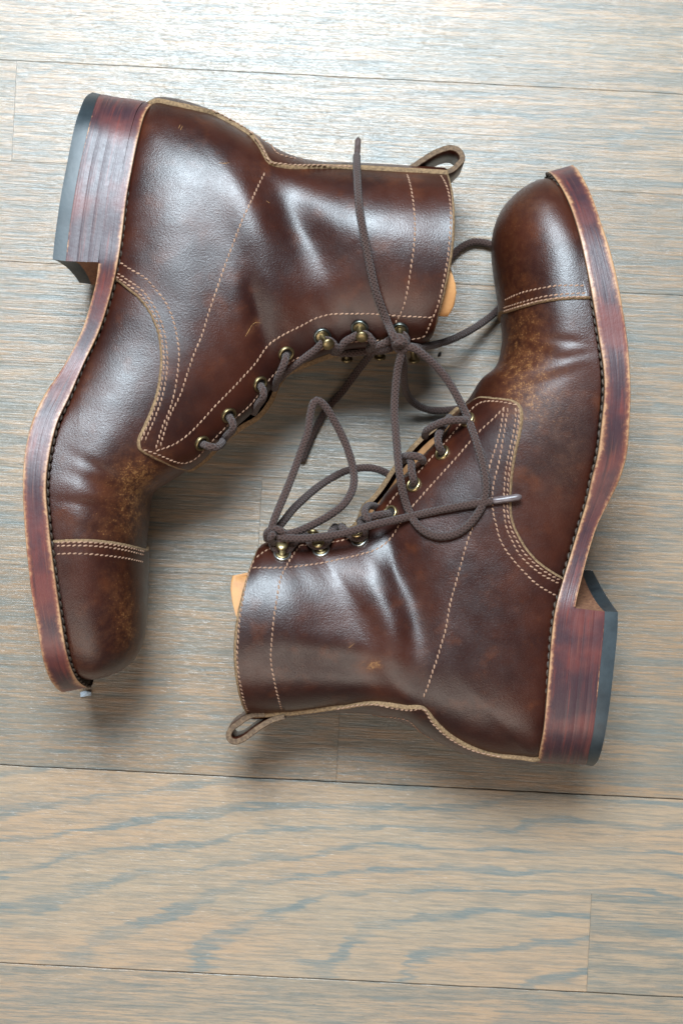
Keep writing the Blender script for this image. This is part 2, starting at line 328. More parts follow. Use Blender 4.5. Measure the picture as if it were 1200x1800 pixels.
# ------------------------------------------------------------------ boots
class Boot:
    def __init__(s, spec):
        s.sp = spec; s.NS, s.NT = 600, 200
        s.build_grid()
    def zm(s, u): 
        u0, u1 = s.sp['zm']; return 0.0525 - 0.0085 * np.clip((u - u0) / (u1 - u0), 0, 1)
    def build_grid(s):
        st = np.array(s.sp['upper'], float); s.n = len(st) - 1
        S = np.linspace(0, s.n, s.NS); T = np.linspace(0, 1, s.NT)
        R = cubic(st, S)
        Bu, Bv, hB, Fu, Fv, hwB, hw, hwF, vm, bow, fl = R.T
        hwB, hw, hwF, hB = [np.maximum(a, 0) for a in (hwB, hw, hwF, hB)]
        hwB = np.minimum(hwB, hw); hwF = np.minimum(hwF, hw)
        B = np.stack([W(a, b, s.zm(a) + h) for a, b, h in zip(Bu, Bv, hB)])[:, :2]
        F = np.stack([W(a, b, s.zm(a) + h) for a, b, h in zip(Fu, Fv, hwF)])[:, :2]
        v = (1 - np.cos(np.pi * T)) / 2
        s.top = np.zeros((s.NS, s.NT, 3)); s.bot = np.zeros((s.NS, s.NT, 3))
        nB, nF = s.sp.get('nB', 2.0), s.sp.get('nF', 2.15)
        dirF = (F - B); L = np.linalg.norm(dirF, axis=1, keepdims=True); dirF = dirF / np.maximum(L, 1e-6)
        perp = np.stack([-dirF[:, 1], dirF[:, 0]], -1) * s.sp['bowsign']
        P2 = B[:, None] + (F - B)[:, None] * v[None, :, None] + perp[:, None] * (bow * CAM_H / FPX)[:, None, None] * (4 * v * (1 - v))[None, :, None]
        P2b = P2 + dirF[:, None] * (fl * CAM_H / FPX)[:, None, None] * (v ** 6)[None, :, None]
        vmn = vm[:, None]; vv = v[None, :]
        x1 = np.clip((vmn - vv) / np.maximum(vmn, 1e-3), 0, 1); x2 = np.clip((vv - vmn) / np.maximum(1 - vmn, 1e-3), 0, 1)
        wB = hwB[:, None] + (hw - hwB)[:, None] * (1 - x1 ** nB) ** (1 / nB)
        wF = hwF[:, None] + (hw - hwF)[:, None] * (1 - x2 ** nF) ** (1 / nF)
        w = np.where(vv < vmn, wB, wF)
        # smooth the profile a little in both directions
        px = proj(np.dstack([P2, np.full(P2.shape[:2], 0.08)]))
        env = np.clip(w / np.maximum(hw[:, None], 1e-4), 0, 1) ** 2
        d = np.zeros_like(w)
        for (u0, v0, ang, sl, ss, amp) in s.sp['folds']:
            a = math.radians(ang); du, dv = px[..., 0] - u0, px[..., 1] - v0
            l = du * math.cos(a) + dv * math.sin(a); q = -du * math.sin(a) + dv * math.cos(a)
            d += amp * 1e-3 * np.exp(-0.5 * (l / sl) ** 2 - 0.5 * (q / ss) ** 2)
        w2 = np.maximum(w + d * env, 0.0)
        zmid = s.zm(px[..., 0])
        s.top[..., :2] = P2; s.top[..., 2] = zmid + w2
        s.bot[..., :2] = P2b; s.bot[..., 2] = np.maximum(zmid - w, 0.0022)
        s.hwF = hwF; s.S = S; s.T = T
        def normals(G, sgn):
            du = np.gradient(G, axis=0); dv = np.gradient(G, axis=1)
            N = np.cross(du, dv); N /= np.maximum(np.linalg.norm(N, axis=2, keepdims=True), 1e-12)
            c = N[s.NS // 2, s.NT // 2, 2]
            if c * sgn < 0: N = -N
            return N
        s.Nt = normals(s.top, 1); s.Nb = normals(s.bot, -1)
        s.pxt = proj(s.top)
        s.zgrid = np.stack([s.top[..., 2]], -1)
    def _bil(s, A, S, T):
        a = np.clip(S / s.n * (s.NS - 1), 0, s.NS - 1.0001); b = np.clip(T * (s.NT - 1), 0, s.NT - 1.0001)
        i, j = np.floor(a).astype(int), np.floor(b).astype(int); f, g = (a - i)[..., None], (b - j)[..., None]
        return A[i, j] * (1 - f) * (1 - g) + A[i + 1, j] * f * (1 - g) + A[i, j + 1] * (1 - f) * g + A[i + 1, j + 1] * f * g
    def ev(s, S, T, off=0.0):
        """T in [-1,2]: 0..1 upper side, 1..2 round the front to the lower side, -1..0 round the back."""
        S = np.asarray(S, float); T = np.asarray(T, float)
        low = (T > 1) | (T < 0)
        t = np.where(T > 1, 2 - T, np.abs(T))
        P = np.where(low[..., None], s._bil(s.bot, S, t), s._bil(s.top, S, t))
        N = np.where(low[..., None], s._bil(s.Nb, S, t), s._bil(s.Nt, S, t))
        N = N / np.maximum(np.linalg.norm(N, axis=-1, keepdims=True), 1e-9)
        off = np.asarray(off, float)
        return P + N * (off[..., None] if off.ndim else off), N
    def inv(s, uv, off=0.0):
        """photo pixel -> (S, T) on the upper side."""
        G = s.pxt if off == 0 else proj(s.top + s.Nt * off)
        out = []
        for u, v in np.asarray(uv, float):
            d = (G[..., 0] - u) ** 2 + (G[..., 1] - v) ** 2
            d = d + np.where(s.Nt[..., 2] < 0.0, 400.0, 0)
            i, j = np.unravel_index(np.argmin(d), d.shape)
            best = (i, j)
            fi, fj = float(i), float(j)
            i0, j0 = min(max(i, 1), s.NS - 2), min(max(j, 1), s.NT - 2)
            Ju = (G[i0 + 1, j0] - G[i0 - 1, j0]) / 2; Jv = (G[i0, j0 + 1] - G[i0, j0 - 1]) / 2
            A = np.stack([Ju, Jv], -1)
            if abs(np.linalg.det(A)) > 1e-3:
                st = np.linalg.solve(A, np.array([u, v]) - G[i, j]); st = np.clip(st, -1, 1); fi += st[0]; fj += st[1]
            out.append((np.clip(fi / (s.NS - 1) * s.n, 0, s.n), np.clip(fj / (s.NT - 1), 0, 1)))
        return np.array(out)
    def wear(s, P):
        px = proj(P); w = np.zeros(len(P))
        for (u, v, ang, sl, ss, amp) in s.sp['wear']:
            a = math.radians(ang); du, dv = px[:, 0] - u, px[:, 1] - v
            l = du * math.cos(a) + dv * math.sin(a); q = -du * math.sin(a) + dv * math.cos(a)
            w += amp * np.exp(-0.5 * (l / sl) ** 2 - 0.5 * (q / ss) ** 2)
        return np.clip(w, 0, 1)

def build_upper_base(b, root):
    """vamp: the closed body under the panels; lining: the same turned inward at the shaft."""
    NS, NTt = 430, 130
    S = np.linspace(0.0, b.n - 0.03, NS); T = np.linspace(0, 1, NTt)
    SS, TT = np.meshgrid(S, T, indexing='ij')
    top, _ = b.ev(SS.ravel(), TT.ravel()); bot, _ = b.ev(SS.ravel(), 2 - TT.ravel())
    bot2 = b._bil(b.bot, SS.ravel(), TT.ravel())
    V = np.vstack([top, bot2]); off = NS * NTt; F = []
    for i in range(NS - 1):
        for j in range(NTt - 1):
            a = i * NTt + j
            F.append((a, a + 1, a + NTt + 1, a + NTt)); F.append((off + a, off + a + NTt, off + a + NTt + 1, off + a + 1))
        a = i * NTt + NTt - 1
        if S[i] < b.sp['tongue'][0] + 0.6: F.append((a, off + a, off + a + NTt, a + NTt))
        a = i * NTt; F.append((a, a + NTt, off + a + NTt, off + a))
    o = mesh_obj('vamp', V, F, M_LEATHER, root, attrs={'wear': b.wear(V)})
    bm = bmesh.new(); bm.from_mesh(o.data); bmesh.ops.remove_doubles(bm, verts=bm.verts, dist=0.00005)
    bmesh.ops.recalc_face_normals(bm, faces=bm.faces); bm.to_mesh(o.data); bm.free()
    # lining: inside of the shaft
    s0 = b.n * 0.62
    S = np.linspace(s0, b.n, 40); T = np.concatenate([np.linspace(0, 1, 40), np.linspace(1.0001, 2, 40)])
    SS, TT = np.meshgrid(S, T, indexing='ij')
    P, _ = b.ev(SS.ravel(), TT.ravel(), -0.0022); m = len(T); F = []
    for i in range(len(S) - 1):
        for j in range(m - 1):
            a = i * m + j; F.append((a, a + 1, a + m + 1, a + m))
    mesh_obj('lining', P, F, M_LINING, root)

def panel(b, name, root, outline, th, base_off=0.0, inset=0.0014, cell=0.0032, mats=None, edge_scale=1.0, label=None):
    """A leather panel lying on the boot: outline in (S,T), dense triangulated top, bevelled raw edge."""
    outline = np.asarray(outline, float)
    sx = 0.42 / b.n; sy = 0.13
    # even resample of the closed outline in 3-D
    closed = np.vstack([outline, outline[:1]])
    d = []
    for k in range(len(closed) - 1):
        n = 24; d.append(closed[k] + (closed[k + 1] - closed[k]) * np.linspace(0, 1, n, endpoint=False)[:, None])
    d = np.vstack(d + [closed[-1:]])
    P3, _ = b.ev(d[:, 0], d[:, 1]); L = np.concatenate([[0], np.cumsum(np.linalg.norm(np.diff(P3, axis=0), axis=1))])
    n = int(L[-1] / 0.0016); q = np.linspace(0, L[-1], n, endpoint=False)
    ol = np.stack([np.interp(q, L, d[:, k]) for k in range(2)], -1)
    keep = [0]
    for k in range(1, len(ol)):
        if np.hypot((ol[k, 0] - ol[keep[-1], 0]) * sx, (ol[k, 1] - ol[keep[-1], 1]) * sy) > 2e-4: keep.append(k)
    ol = ol[keep]; n = len(ol)
    Pb, Nb = b.ev(ol[:, 0], ol[:, 1])
    # interior samples
    gs = np.linspace(ol[:, 0].min(), ol[:, 0].max(), int((ol[:, 0].max() - ol[:, 0].min()) * sx / cell * 1.15) + 3)
    gt = np.linspace(ol[:, 1].min(), ol[:, 1].max(), int((ol[:, 1].max() - ol[:, 1].min()) * sy / cell * 1.35) + 3)
    GS, GT = np.meshgrid(gs, gt, indexing='ij'); pts = np.stack([GS.ravel(), GT.ravel()], -1)
    x, y = pts[:, 0], pts[:, 1]; ins = np.zeros(len(pts), bool)
    x1, y1 = ol[:, 0], ol[:, 1]; x2, y2 = np.roll(x1, -1), np.roll(y1, -1)
    for k in range(n):
        c = ((y1[k] > y) != (y2[k] > y)) & (x < (x2[k] - x1[k]) * (y - y1[k]) / (y2[k] - y1[k] + 1e-15) + x1[k])
        ins ^= c
    pts = pts[ins]; Pi, Ni = b.ev(pts[:, 0], pts[:, 1])
    md = np.full(len(Pi), 9.0)
    for k in range(0, n): md = np.minimum(md, np.linalg.norm(Pi - Pb[k], axis=1))
    ok = md > inset + 0.0009; pts = pts[ok]; Pi = Pi[ok]; Ni = Ni[ok]
    allp = np.vstack([ol, pts]) * np.array([sx, sy])
    v2 = [Vector((p[0], p[1])) for p in allp]
    ov, oe, of, orig, _, _ = delaunay_2d_cdt(v2, [(k, (k + 1) % n) for k in range(n)], [list(range(n))], 1, 1e-7)
    # map output vertices back
    UV = np.array([[p.x / sx, p.y / sy] for p in ov])
    isb = np.full(len(ov), -1)
    for k, og in enumerate(orig):
        for q_ in og:
            if q_ < n: isb[k] = q_
    area2 = 0.5 * np.sum(ol[:, 0] * np.roll(ol[:, 1], -1) - np.roll(ol[:, 0], -1) * ol[:, 1])
    tang = np.roll(Pb, -1, 0) - np.roll(Pb, 1, 0); tang /= np.maximum(np.linalg.norm(tang, axis=1, keepdims=True), 1e-9)
    inw = np.cross(Nb, tang); 
    # orient inward: test against the domain
    cen = b.ev(np.array([pts[:, 0].mean()]), np.array([pts[:, 1].mean()]))[0][0]
    test = np.roll(ol, -1, 0) - np.roll(ol, 1, 0); nrm2 = np.stack([-test[:, 1] * 1.0, test[:, 0]], -1) * (1 if area2 > 0 else -1)
    sc_ = nrm2 / np.maximum(np.linalg.norm(nrm2 * np.array([sx, sy]), axis=1, keepdims=True), 1e-9) * 0.0004
    Pin, _ = b.ev(ol[:, 0] + sc_[:, 0], ol[:, 1] + sc_[:, 1]); sg = np.sign(np.sum((Pin - Pb) * inw, axis=1)); 
    sg = np.sign(np.convolve(np.concatenate([sg[-4:], sg, sg[:4]]), np.ones(9), 'valid')); sg[sg == 0] = 1
    inw = inw * sg[:, None]
    for _ in range(3): inw = (np.roll(inw, 1, 0) + inw + np.roll(inw, -1, 0)); inw /= np.maximum(np.linalg.norm(inw, axis=1, keepdims=True), 1e-9)
    jig = np.array([noise.noise(tuple(p * 420)) for p in Pb]) * 0.00022 + np.array([noise.noise(tuple(p * 1500)) for p in Pb]) * 0.00016
    top, _ = b.ev(UV[:, 0], UV[:, 1], base_off + th)
    V = top.copy(); bidx = np.zeros(n, int)
    for k in range(len(ov)):
        if isb[k] >= 0:
            q_ = isb[k]; bidx[q_] = k; V[k] = Pb[q_] + Nb[q_] * (base_off + th) + inw[q_] * (inset + jig[q_])
    m0 = len(V)
    r1 = Pb + Nb * (base_off + th * 0.82) + inw * ((0.25 * inset) + jig * 1.5)[:, None]
    r0 = Pb + Nb * (base_off - 0.0007)
    ext = np.vstack([V, r1, r0])
    F = [tuple(f) for f in of]; mi = [0] * len(F)
    for k in range(n):
        k2 = (k + 1) % n
        F.append((bidx[k], bidx[k2], m0 + k2, m0 + k)); F.append((m0 + k, m0 + k2, m0 + n + k2, m0 + n + k)); mi += [1, 1]
    o = mesh_obj(name, ext, F, mats or [M_LEATHER, M_EDGE], root, midx=mi, attrs={'wear': b.wear(ext)})
    fix_normals(o)
    bm = bmesh.new(); bm.from_mesh(o.data)
    for e in bm.edges:
        if len(e.link_faces) == 2 and e.link_faces[0].material_index != e.link_faces[1].material_index: e.smooth = False
    # outward check
    s_ = sum(f.normal.z * f.calc_area() for f in bm.faces if f.material_index == 0 )
    bm.to_mesh(o.data); bm.free()
    if label: o['label'] = label
    return o

# one stitch: a small slanted spindle
def stitch_mesh(P, Tn, N, ln, r, tilt, sag=0.0):
    B = np.cross(N, Tn); d = Tn * math.cos(tilt) + B * math.sin(tilt); b2 = np.cross(N, d)
    vs = []; 
    prof = [(-0.5, 0.35, -0.55), (-0.30, 0.95, 0.10), (0.0, 1.05, 0.30), (0.30, 0.95, 0.10), (0.5, 0.35, -0.55)]
    for t, rr, h in prof:
        c = P + d * (t * ln) + N * (r * h)
        for a in range(6):
            an = a * math.pi / 3; vs.append(c + (b2 * math.cos(an) + N * math.sin(an) * 0.85) * r * rr)
    fs = []
    for i in range(4):
        for a in range(6):
            fs.append((i * 6 + a, i * 6 + (a + 1) % 6, i * 6 + 6 + (a + 1) % 6, i * 6 + 6 + a))
    fs.append(tuple(range(5, -1, -1))); fs.append(tuple(24 + a for a in range(6)))
    return vs, fs

def stitch_row(b, root, pxpts, off, pitch=0.00265, r=0.00048, tilt=0.28, name='stitch_row', mat=None, st=None):
    if st is None:
        path = smooth_path(pxpts, 6.0); ST = b.inv(path, off)
        for _ in range(2): ST[1:-1] = (ST[:-2] + 2 * ST[1:-1] + ST[2:]) / 4
    else: ST = np.asarray(st, float)
    P, N = b.ev(ST[:, 0], ST[:, 1], off)
    stitch_line(root, P, N, pitch, r, tilt, name, mat)

def stitch_line(root, P, N, pitch, r, tilt, name='stitch_row', mat=None):
    L = np.concatenate([[0], np.cumsum(np.linalg.norm(np.diff(P, axis=0), axis=1))])
    n = max(2, int(L[-1] / pitch)); q = (np.arange(n) + 0.5) / n * L[-1]
    C = np.stack([np.interp(q, L, P[:, k]) for k in range(3)], -1); NN = np.stack([np.interp(q, L, N[:, k]) for k in range(3)], -1)
    NN /= np.linalg.norm(NN, axis=1, keepdims=True)
    e = L[-1] / n * 0.4
    Tn = np.stack([np.interp(q + e, L, P[:, k]) - np.interp(q - e, L, P[:, k]) for k in range(3)], -1); Tn /= np.maximum(np.linalg.norm(Tn, axis=1, keepdims=True), 1e-9)
    vs, fs = [], []
    for c, t, nn in zip(C, Tn, NN):
        t = t - nn * np.dot(t, nn); t /= max(np.linalg.norm(t), 1e-9)
        v, f = stitch_mesh(c - nn * r * 0.22, t, nn, pitch * rng.uniform(0.88, 1.04), r * rng.uniform(0.8, 1.0), tilt + rng.uniform(-0.13, 0.13))
        o = len(vs); vs += v; fs += [tuple(i + o for i in ff) for ff in f]
    ob = mesh_obj(name, vs, fs, mat or M_THREAD, root); ob['kind'] = 'stuff'
    return ob

def lathe(prof, c, N, X=None, seg=28):
    """prof: (radius, height) rows around axis N at c."""
    N = N / np.linalg.norm(N); X = np.array([1.0, 0, 0]) if X is None else X
    X = X - N * np.dot(X, N); X /= np.linalg.norm(X); Y = np.cross(N, X)
    vs, fs = [], []
    for r, h in prof:
        for k in range(seg):
            a = 2 * math.pi * k / seg; vs.append(c + N * h + (X * math.cos(a) + Y * math.sin(a)) * r)
    for i in range(len(prof) - 1):
        for k in range(seg):
            fs.append((i * seg + k, i * seg + (k + 1) % seg, (i + 1) * seg + (k + 1) % seg, (i + 1) * seg + k))
    return vs, fs

def eyelet(b, root, st, off, bright):
    P, N = b.ev(np.array([st[0]]), np.array([st[1]]), off); P, N = P[0], N[0]
    ri, ro = 0.0027, 0.0043
    prof = [(ri, -0.0022), (ri, 0.0002)] + [((ri + ro) / 2 - (ro - ri) / 2 * math.cos(a), 0.0011 * math.sin(a) + 0.0001) for a in np.linspace(0, math.pi, 9)] + [(ro, -0.0006)]
    vs, fs = lathe(prof, P, N); o = mesh_obj('eyelet', vs, fs, M_BRASSB if bright else M_BRASS, root); fix_normals(o)
    vs, fs = lathe([(0.00001, 0.00025), (ri * 1.02, 0.00025)], P, N, seg=20); mesh_obj('eyelet_shade_disc', vs, fs, M_HOLE, o)  # near-black disc: shade inside the eyelet painted as colour, no opening cut
    return P, N

def hook(b, root, st, off, knob_px=None, side=1, bright=False, knob_dir=None):
    P, N = b.ev(np.array([st[0]]), np.array([st[1]]), off); P, N = P[0], N[0]
    ro = 0.0046
    wash = M_STEELB if bright else M_STEEL
    prof = [(0.0001, 0.0006), (0.0030, 0.0007), (0.0036, 0.0012)] + [(0.0041 + 0.0006 * math.sin(a), 0.0008 + 0.0006 * math.cos(a)) for a in np.linspace(0, math.pi / 2, 5)] + [(ro, -0.0006)]
    vs, fs = lathe(prof, P, N); base = mesh_obj('lace_hook', vs, fs, wash, root); fix_normals(base)
    vs, fs = lathe([(0.0001, 0.0011), (0.0030, 0.0012), (0.0034, 0.0008), (0.0034, 0.0004)], P, N); o = mesh_obj('hook_seat', vs, fs, M_BRASS, base); fix_normals(o)
    h = 0.0078 if knob_px is not None else 0.0050
    if knob_px is not None:
        K = W(knob_px[0], knob_px[1], P[2] + N[2] * h * 0.9)
    else: K = P + N * h + knob_dir * 0.003
    ax = K - P; ax /= np.linalg.norm(ax)
    # curved stem
    nseg = 7; vs, fs = [], []; mid = P + N * h * 0.55
    for i in range(nseg):
        t = i / (nseg - 1); c = (1 - t) ** 2 * P + 2 * t * (1 - t) * mid + t * t * K
        d = 2 * (1 - t) * (mid - P) + 2 * t * (K - mid); d /= np.linalg.norm(d); X = np.cross(d, np.array([0.3, 0.9, 0.2])); X /= np.linalg.norm(X); Y = np.cross(d, X)
        rr = 0.0023 - 0.0008 * math.sin(t * math.pi)
        for k in range(12): a = k * math.pi / 6; vs.append(c + (X * math.cos(a) + Y * math.sin(a)) * rr)
    for i in range(nseg - 1):
        for k in range(12): fs.append((i * 12 + k, i * 12 + (k + 1) % 12, i * 12 + 12 + (k + 1) % 12, i * 12 + 12 + k))
    o = mesh_obj('hook_stem', vs, fs, M_BRASS, base); fix_normals(o)
    kn = ax * 0.45 + N * 0.55; kn /= np.linalg.norm(kn)
    prof = [(0.0001, -0.0012), (0.0024, -0.0010), (0.0031, -0.0004), (0.0032, 0.0002)] + [(0.0032 * math.cos(a), 0.0002 + 0.0014 * math.sin(a)) for a in np.linspace(0.15, math.pi / 2 - 0.02, 8)]
    vs, fs = lathe(prof, K, kn); o = mesh_obj('hook_knob', vs, fs, M_BRASSB if bright else M_BRASS, base); fix_normals(o)
    return P, N, K

def sole_parts(b, root):
    sp = b.sp; z0 = 0.0525
    h = np.array(sp['heel'], float)      # back tip -> breast: T, boundary leather/rubber, rubber bottom, half width
    so = np.array(sp['sole'], float)     # breast -> toe tip: T, bottom, half width
    f0 = sp['f0']
    # whole outsole line: heel back tip .. toe tip
    heel_rows = np.column_stack([h[:, 0:2], h[:, 0:2] + (h[:, 2:4] - h[:, 0:2]) * f0, h[:, 6]])
    rows = np.vstack([heel_rows[:-1], so])
    n = len(rows) - 1
    nh = len(h) - 1
    dens = np.concatenate([np.linspace(0, 3, 26)[:-1], np.linspace(3, nh, 59)[:-1], np.linspace(nh, n - 5, 90)[:-1], n - 5 + 5 * np.sin(np.linspace(0, math.pi / 2, 34))])
    R = cubic(rows, dens); hw = np.maximum(R[:, 4], 0.0004)
    T = np.stack([W(a, c, z0 + q) for a, c, q in zip(R[:, 0], R[:, 1], hw)])[:, :2]
    Bt = np.stack([W(a, c, z0 + q) for a, c, q in zip(R[:, 2], R[:, 3], hw)])[:, :2]
    Ls = np.concatenate([[0], np.cumsum(np.linalg.norm(np.diff(T, axis=0), axis=1))])
    def slab(name, fa, fb, mats, dh=0.0):
        ba, bb = (0.0007, 0.00002) if fa == 0 else (0.00002, 0.0007)
        prof = [(fa, -0.0016 - ba), (fa, -ba)] + [(fa + (fb - fa) * t, o) for t, o in ((0.05, -0.0001 if fa == 0 else 0), (0.14, 0.0), (0.3, 0.0), (0.5, 0.0), (0.7, 0.0), (0.86, 0.0), (0.95, -0.0001 if fa > 0 else 0))] + [(fb, -bb), (fb, -0.0016 - bb)]
        m = len(prof); V, A, U, F, MI = [], [], [], [], []
        for i in range(len(T)):
            wob = 0.00025 * noise.noise((Ls[i] * 60, 1.7, z0))
            for sgn in (1, -1):
                for f, o in prof:
                    if fa == 0: f = f * (1 - sp['split'] * max(0.0, 1 - i / 40.0) ** 0.7)
                    p = T[i] + (Bt[i] - T[i]) * f; o = o if (i > 82 or f < 0.5) else max(o, -0.00003) if o > -0.0015 else o
                    hh = max(hw[i] + (o + dh + wob) * min(1, hw[i] / 0.006), 0.0002)
                    V.append((p[0], p[1], z0 + sgn * hh)); A.append(f if i > 82 else min(f, 0.5)); U.append((Ls[i], f * 0.013 + (0.02 if sgn < 0 else 0)))
        for i in range(len(T) - 1):
            for sd in (0, 1):
                for k in range(m - 1):
                    a = i * 2 * m + sd * m + k
                    F.append((a, a + 1, a + 2 * m + 1, a + 2 * m) if sd == 0 else (a, a + 2 * m, a + 2 * m + 1, a + 1))
                    MI.append(1 if (k == 0 and fa == 0) else 0)
            a = i * 2 * m
            F.append((a, a + 2 * m, a + 3 * m, a + m)); MI.append(1 if fa == 0 else 0)
            a += m - 1; F.append((a, a + m, a + 3 * m, a + 2 * m)); MI.append(0)
        F.append(tuple(list(range(m)) + list(range(2 * m - 1, m - 1, -1)))); MI.append(0)
        a = (len(T) - 1) * 2 * m; F.append(tuple([a + k for k in range(m)] + [a + k for k in range(2 * m - 1, m - 1, -1)])); MI.append(0)
        o = mesh_obj(name, V, F, mats, root, midx=MI, attrs={'across': A}, uv=U, auto=math.radians(50)); fix_normals(o); return o
    slab('welt', 0.0, 0.479, [M_SOLE, M_WELT]); slab('outsole', 0.48, 1.0, [M_SOLE, M_WELT], 0.00004)
    # welt stitching on the top face of the welt, just inside its arris
    ii = np.arange(6, len(T) - 1)
    for sgn in (1, -1):
        P = np.stack([np.array([*(T[i] + (T[i] - Bt[i]) / np.linalg.norm(T[i] - Bt[i]) * 0.0004), z0 + sgn * max(hw[i] - 0.0034, 0)]) for i in ii])
        N = np.stack([np.array([*((T[i] - Bt[i]) / np.linalg.norm(T[i] - Bt[i])), 0.25 * sgn]) for i in ii])
        stitch_line(root, P, N, 0.0043, 0.00080, 0.2, 'welt_stitching', M_CORD)
    # heel stack
    HR = cubic(h, np.concatenate([np.linspace(0, 3, 22)[:-1], np.linspace(3, len(h) - 1, 34)])); hh = np.maximum(HR[:, 6], 0.0)
    def curve(f, extra):
        if f <= 1: p = HR[:, 0:2] + (HR[:, 2:4] - HR[:, 0:2]) * f
        else: p = HR[:, 2:4] + (HR[:, 4:6] - HR[:, 2:4]) * (f - 1)
        return np.stack([W(a, c, z0 + q) for (a, c), q in zip(p, hh)])[:, :2]
    def lift(name, fa, fb, mat, dh, bmat):
        ca, cb = curve(fa, 0), curve(fb, 0); n = len(ca)
        fwd = (cb[-1] - cb[-4]); fwd = fwd / np.linalg.norm(fwd)
        bev = 0.00004
        levels = [(0.0, -bev), (0.06, 0.0), (0.5, 0.0001), (0.94, 0.0), (1.0, -bev)]
        loop = []
        for i in range(n - 1, -1, -1): loop.append((i, 1.0, 0.0))
        for i in range(1, n): loop.append((i, -1.0, 0.0))
        nb = 16
        for k in range(1, nb):
            zt = -1 + 2 * k / nb
            loop.append((n - 1, zt, 1.0))
        m = len(loop); V, A, U, F, MI = [], [], [], [], []
        for (t, o) in levels:
            fl = fa + (fb - fa) * t
            for (i, zt, br) in loop:
                p = ca[i] + (cb[i] - ca[i]) * t
                z = hh[i] * zt
                ee = (dh + o)
                sh = sp['skew'] * (1 - zt) / 2 - sp['conc'] * (1 - zt * zt) * (0.35 + 0.65 * (1 - (fl - f0) / (2 - f0)) ) if i > n - 8 else 0.0
                if i > n - 8: sh *= ((i - (n - 8)) / 7.0) ** 2
                p = p + fwd * sh
                back = -fwd * ee * (1 - i / (n - 1)) ** 3
                p = p + back
                zz = z + (ee * np.sign(z) if abs(zt) == 1 and hh[i] > 0.004 else 0)
                V.append((p[0], p[1], z0 + zz)); A.append(0.5 if fl < 0.98 else 0.94); U.append((0.01 * i / n * 9, fl * 0.03 + (0.5 if zt < 0 else 0)))
        for l in range(len(levels) - 1):
            for k in range(m):
                F.append((l * m + k, l * m + (k + 1) % m, (l + 1) * m + (k + 1) % m, (l + 1) * m + k)); MI.append(1 if k >= 2 * n - 2 else 0)
        F.append(tuple(range(m))); MI.append(0); F.append(tuple((len(levels) - 1) * m + k for k in range(m - 1, -1, -1))); MI.append(0)
        o = mesh_obj(name, V, F, [mat, bmat], root, midx=MI, attrs={'across': A}, uv=U, auto=math.radians(40)); fix_normals(o); return o
    fs = np.linspace(f0 + 0.001, 1.0, 4)
    for k in range(3): lift('heel_lift', fs[k] + 0.0004, fs[k + 1] - 0.0004, M_HEEL, (0.00003, -0.00006, 0.00006)[k], M_BREAST)
    lift('rubber_heel_cap', 1.002, 2.0, M_RUBBER, 0.0002, M_RUBBER)

def ribbon(root, name, px, z, hz, th, mats):
    """a leather strap: path in the plane, wide along z, thick across, raw edges."""
    p = smooth_path([W(u, v, z + hz)[:2] for u, v in px], 0.0012)
    t = np.gradient(p, axis=0); t /= np.linalg.norm(t, axis=1, keepdims=True); nn = np.stack([-t[:, 1], t[:, 0]], -1)
    V, F, MI = [], [], []; c = 0.0004
    prof = [(-th / 2, -hz + c), (-th / 2, hz - c), (-th / 2 + c, hz), (th / 2 - c, hz), (th / 2, hz - c), (th / 2, -hz + c), (th / 2 - c, -hz), (-th / 2 + c, -hz)]
    m = len(prof)
    for i in range(len(p)):
        j = 0.00025 * noise.noise((i * 0.35, z * 50, 1.0))
        for a, zz in prof: V.append((*(p[i] + nn[i] * (a + j)), z + zz))
    for i in range(len(p) - 1):
        for k in range(m):
            F.append((i * m + k, i * m + (k + 1) % m, (i + 1) * m + (k + 1) % m, (i + 1) * m + k)); MI.append(0 if k in (0, 4) else 1)
    F.append(tuple(range(m))); F.append(tuple((len(p) - 1) * m + k for k in range(m - 1, -1, -1))); MI += [1, 1]
    o = mesh_obj(name, V, F, mats, root, midx=MI, attrs={'wear': np.zeros(len(V))}, auto=math.radians(45)); fix_normals(o); return o

def build_tongue(b, root):
    sp = b.sp; s0, t0 = sp['tongue'][0], sp['tongue'][1]
    S = np.linspace(s0, b.n, 60); cols = []
    Tl = np.linspace(t0, 1, 14)
    rows = []
    for sv in S:
        a, _ = b.ev(np.full(14, sv), Tl, -0.0042); c, _ = b.ev(np.full(14, sv), 2 - Tl[::-1] + 1e-6, -0.0042)
        tg = np.linspace(0, 1, 10)[1:-1, None]
        g = a[-1] + (c[0] - a[-1]) * tg
        rows.append(np.vstack([a, g, c]))
    rows = np.array(rows); m = rows.shape[1]
    d = np.array(sp['tongue_dir'], float); ext = []
    wts = np.interp(np.linspace(0, 1, m), sp['tongue_w'][0], sp['tongue_w'][1])
    for k in range(1, 9):
        ext.append(rows[-1] + np.array([d[0], d[1], 0])[None] * (wts * k / 8)[:, None] * 0.001)
    inn = len(rows); rows = np.concatenate([rows, np.array(ext)]); nr = len(rows)
    V = rows.reshape(-1, 3); F, MI = [], []
    for i in range(nr - 1):
        for j in range(m - 1):
            F.append((i * m + j, i * m + j + 1, (i + 1) * m + j + 1, (i + 1) * m + j)); MI.append(1 if i >= inn - 4 else 0)
    o = mesh_obj('tongue', V, F, [M_TONGUE, M_FLESH], root, midx=MI, attrs={'wear': np.zeros(len(V))})
    md = o.modifiers.new('thickness', 'SOLIDIFY'); md.thickness = 0.0024; md.offset = 0.0
    return o

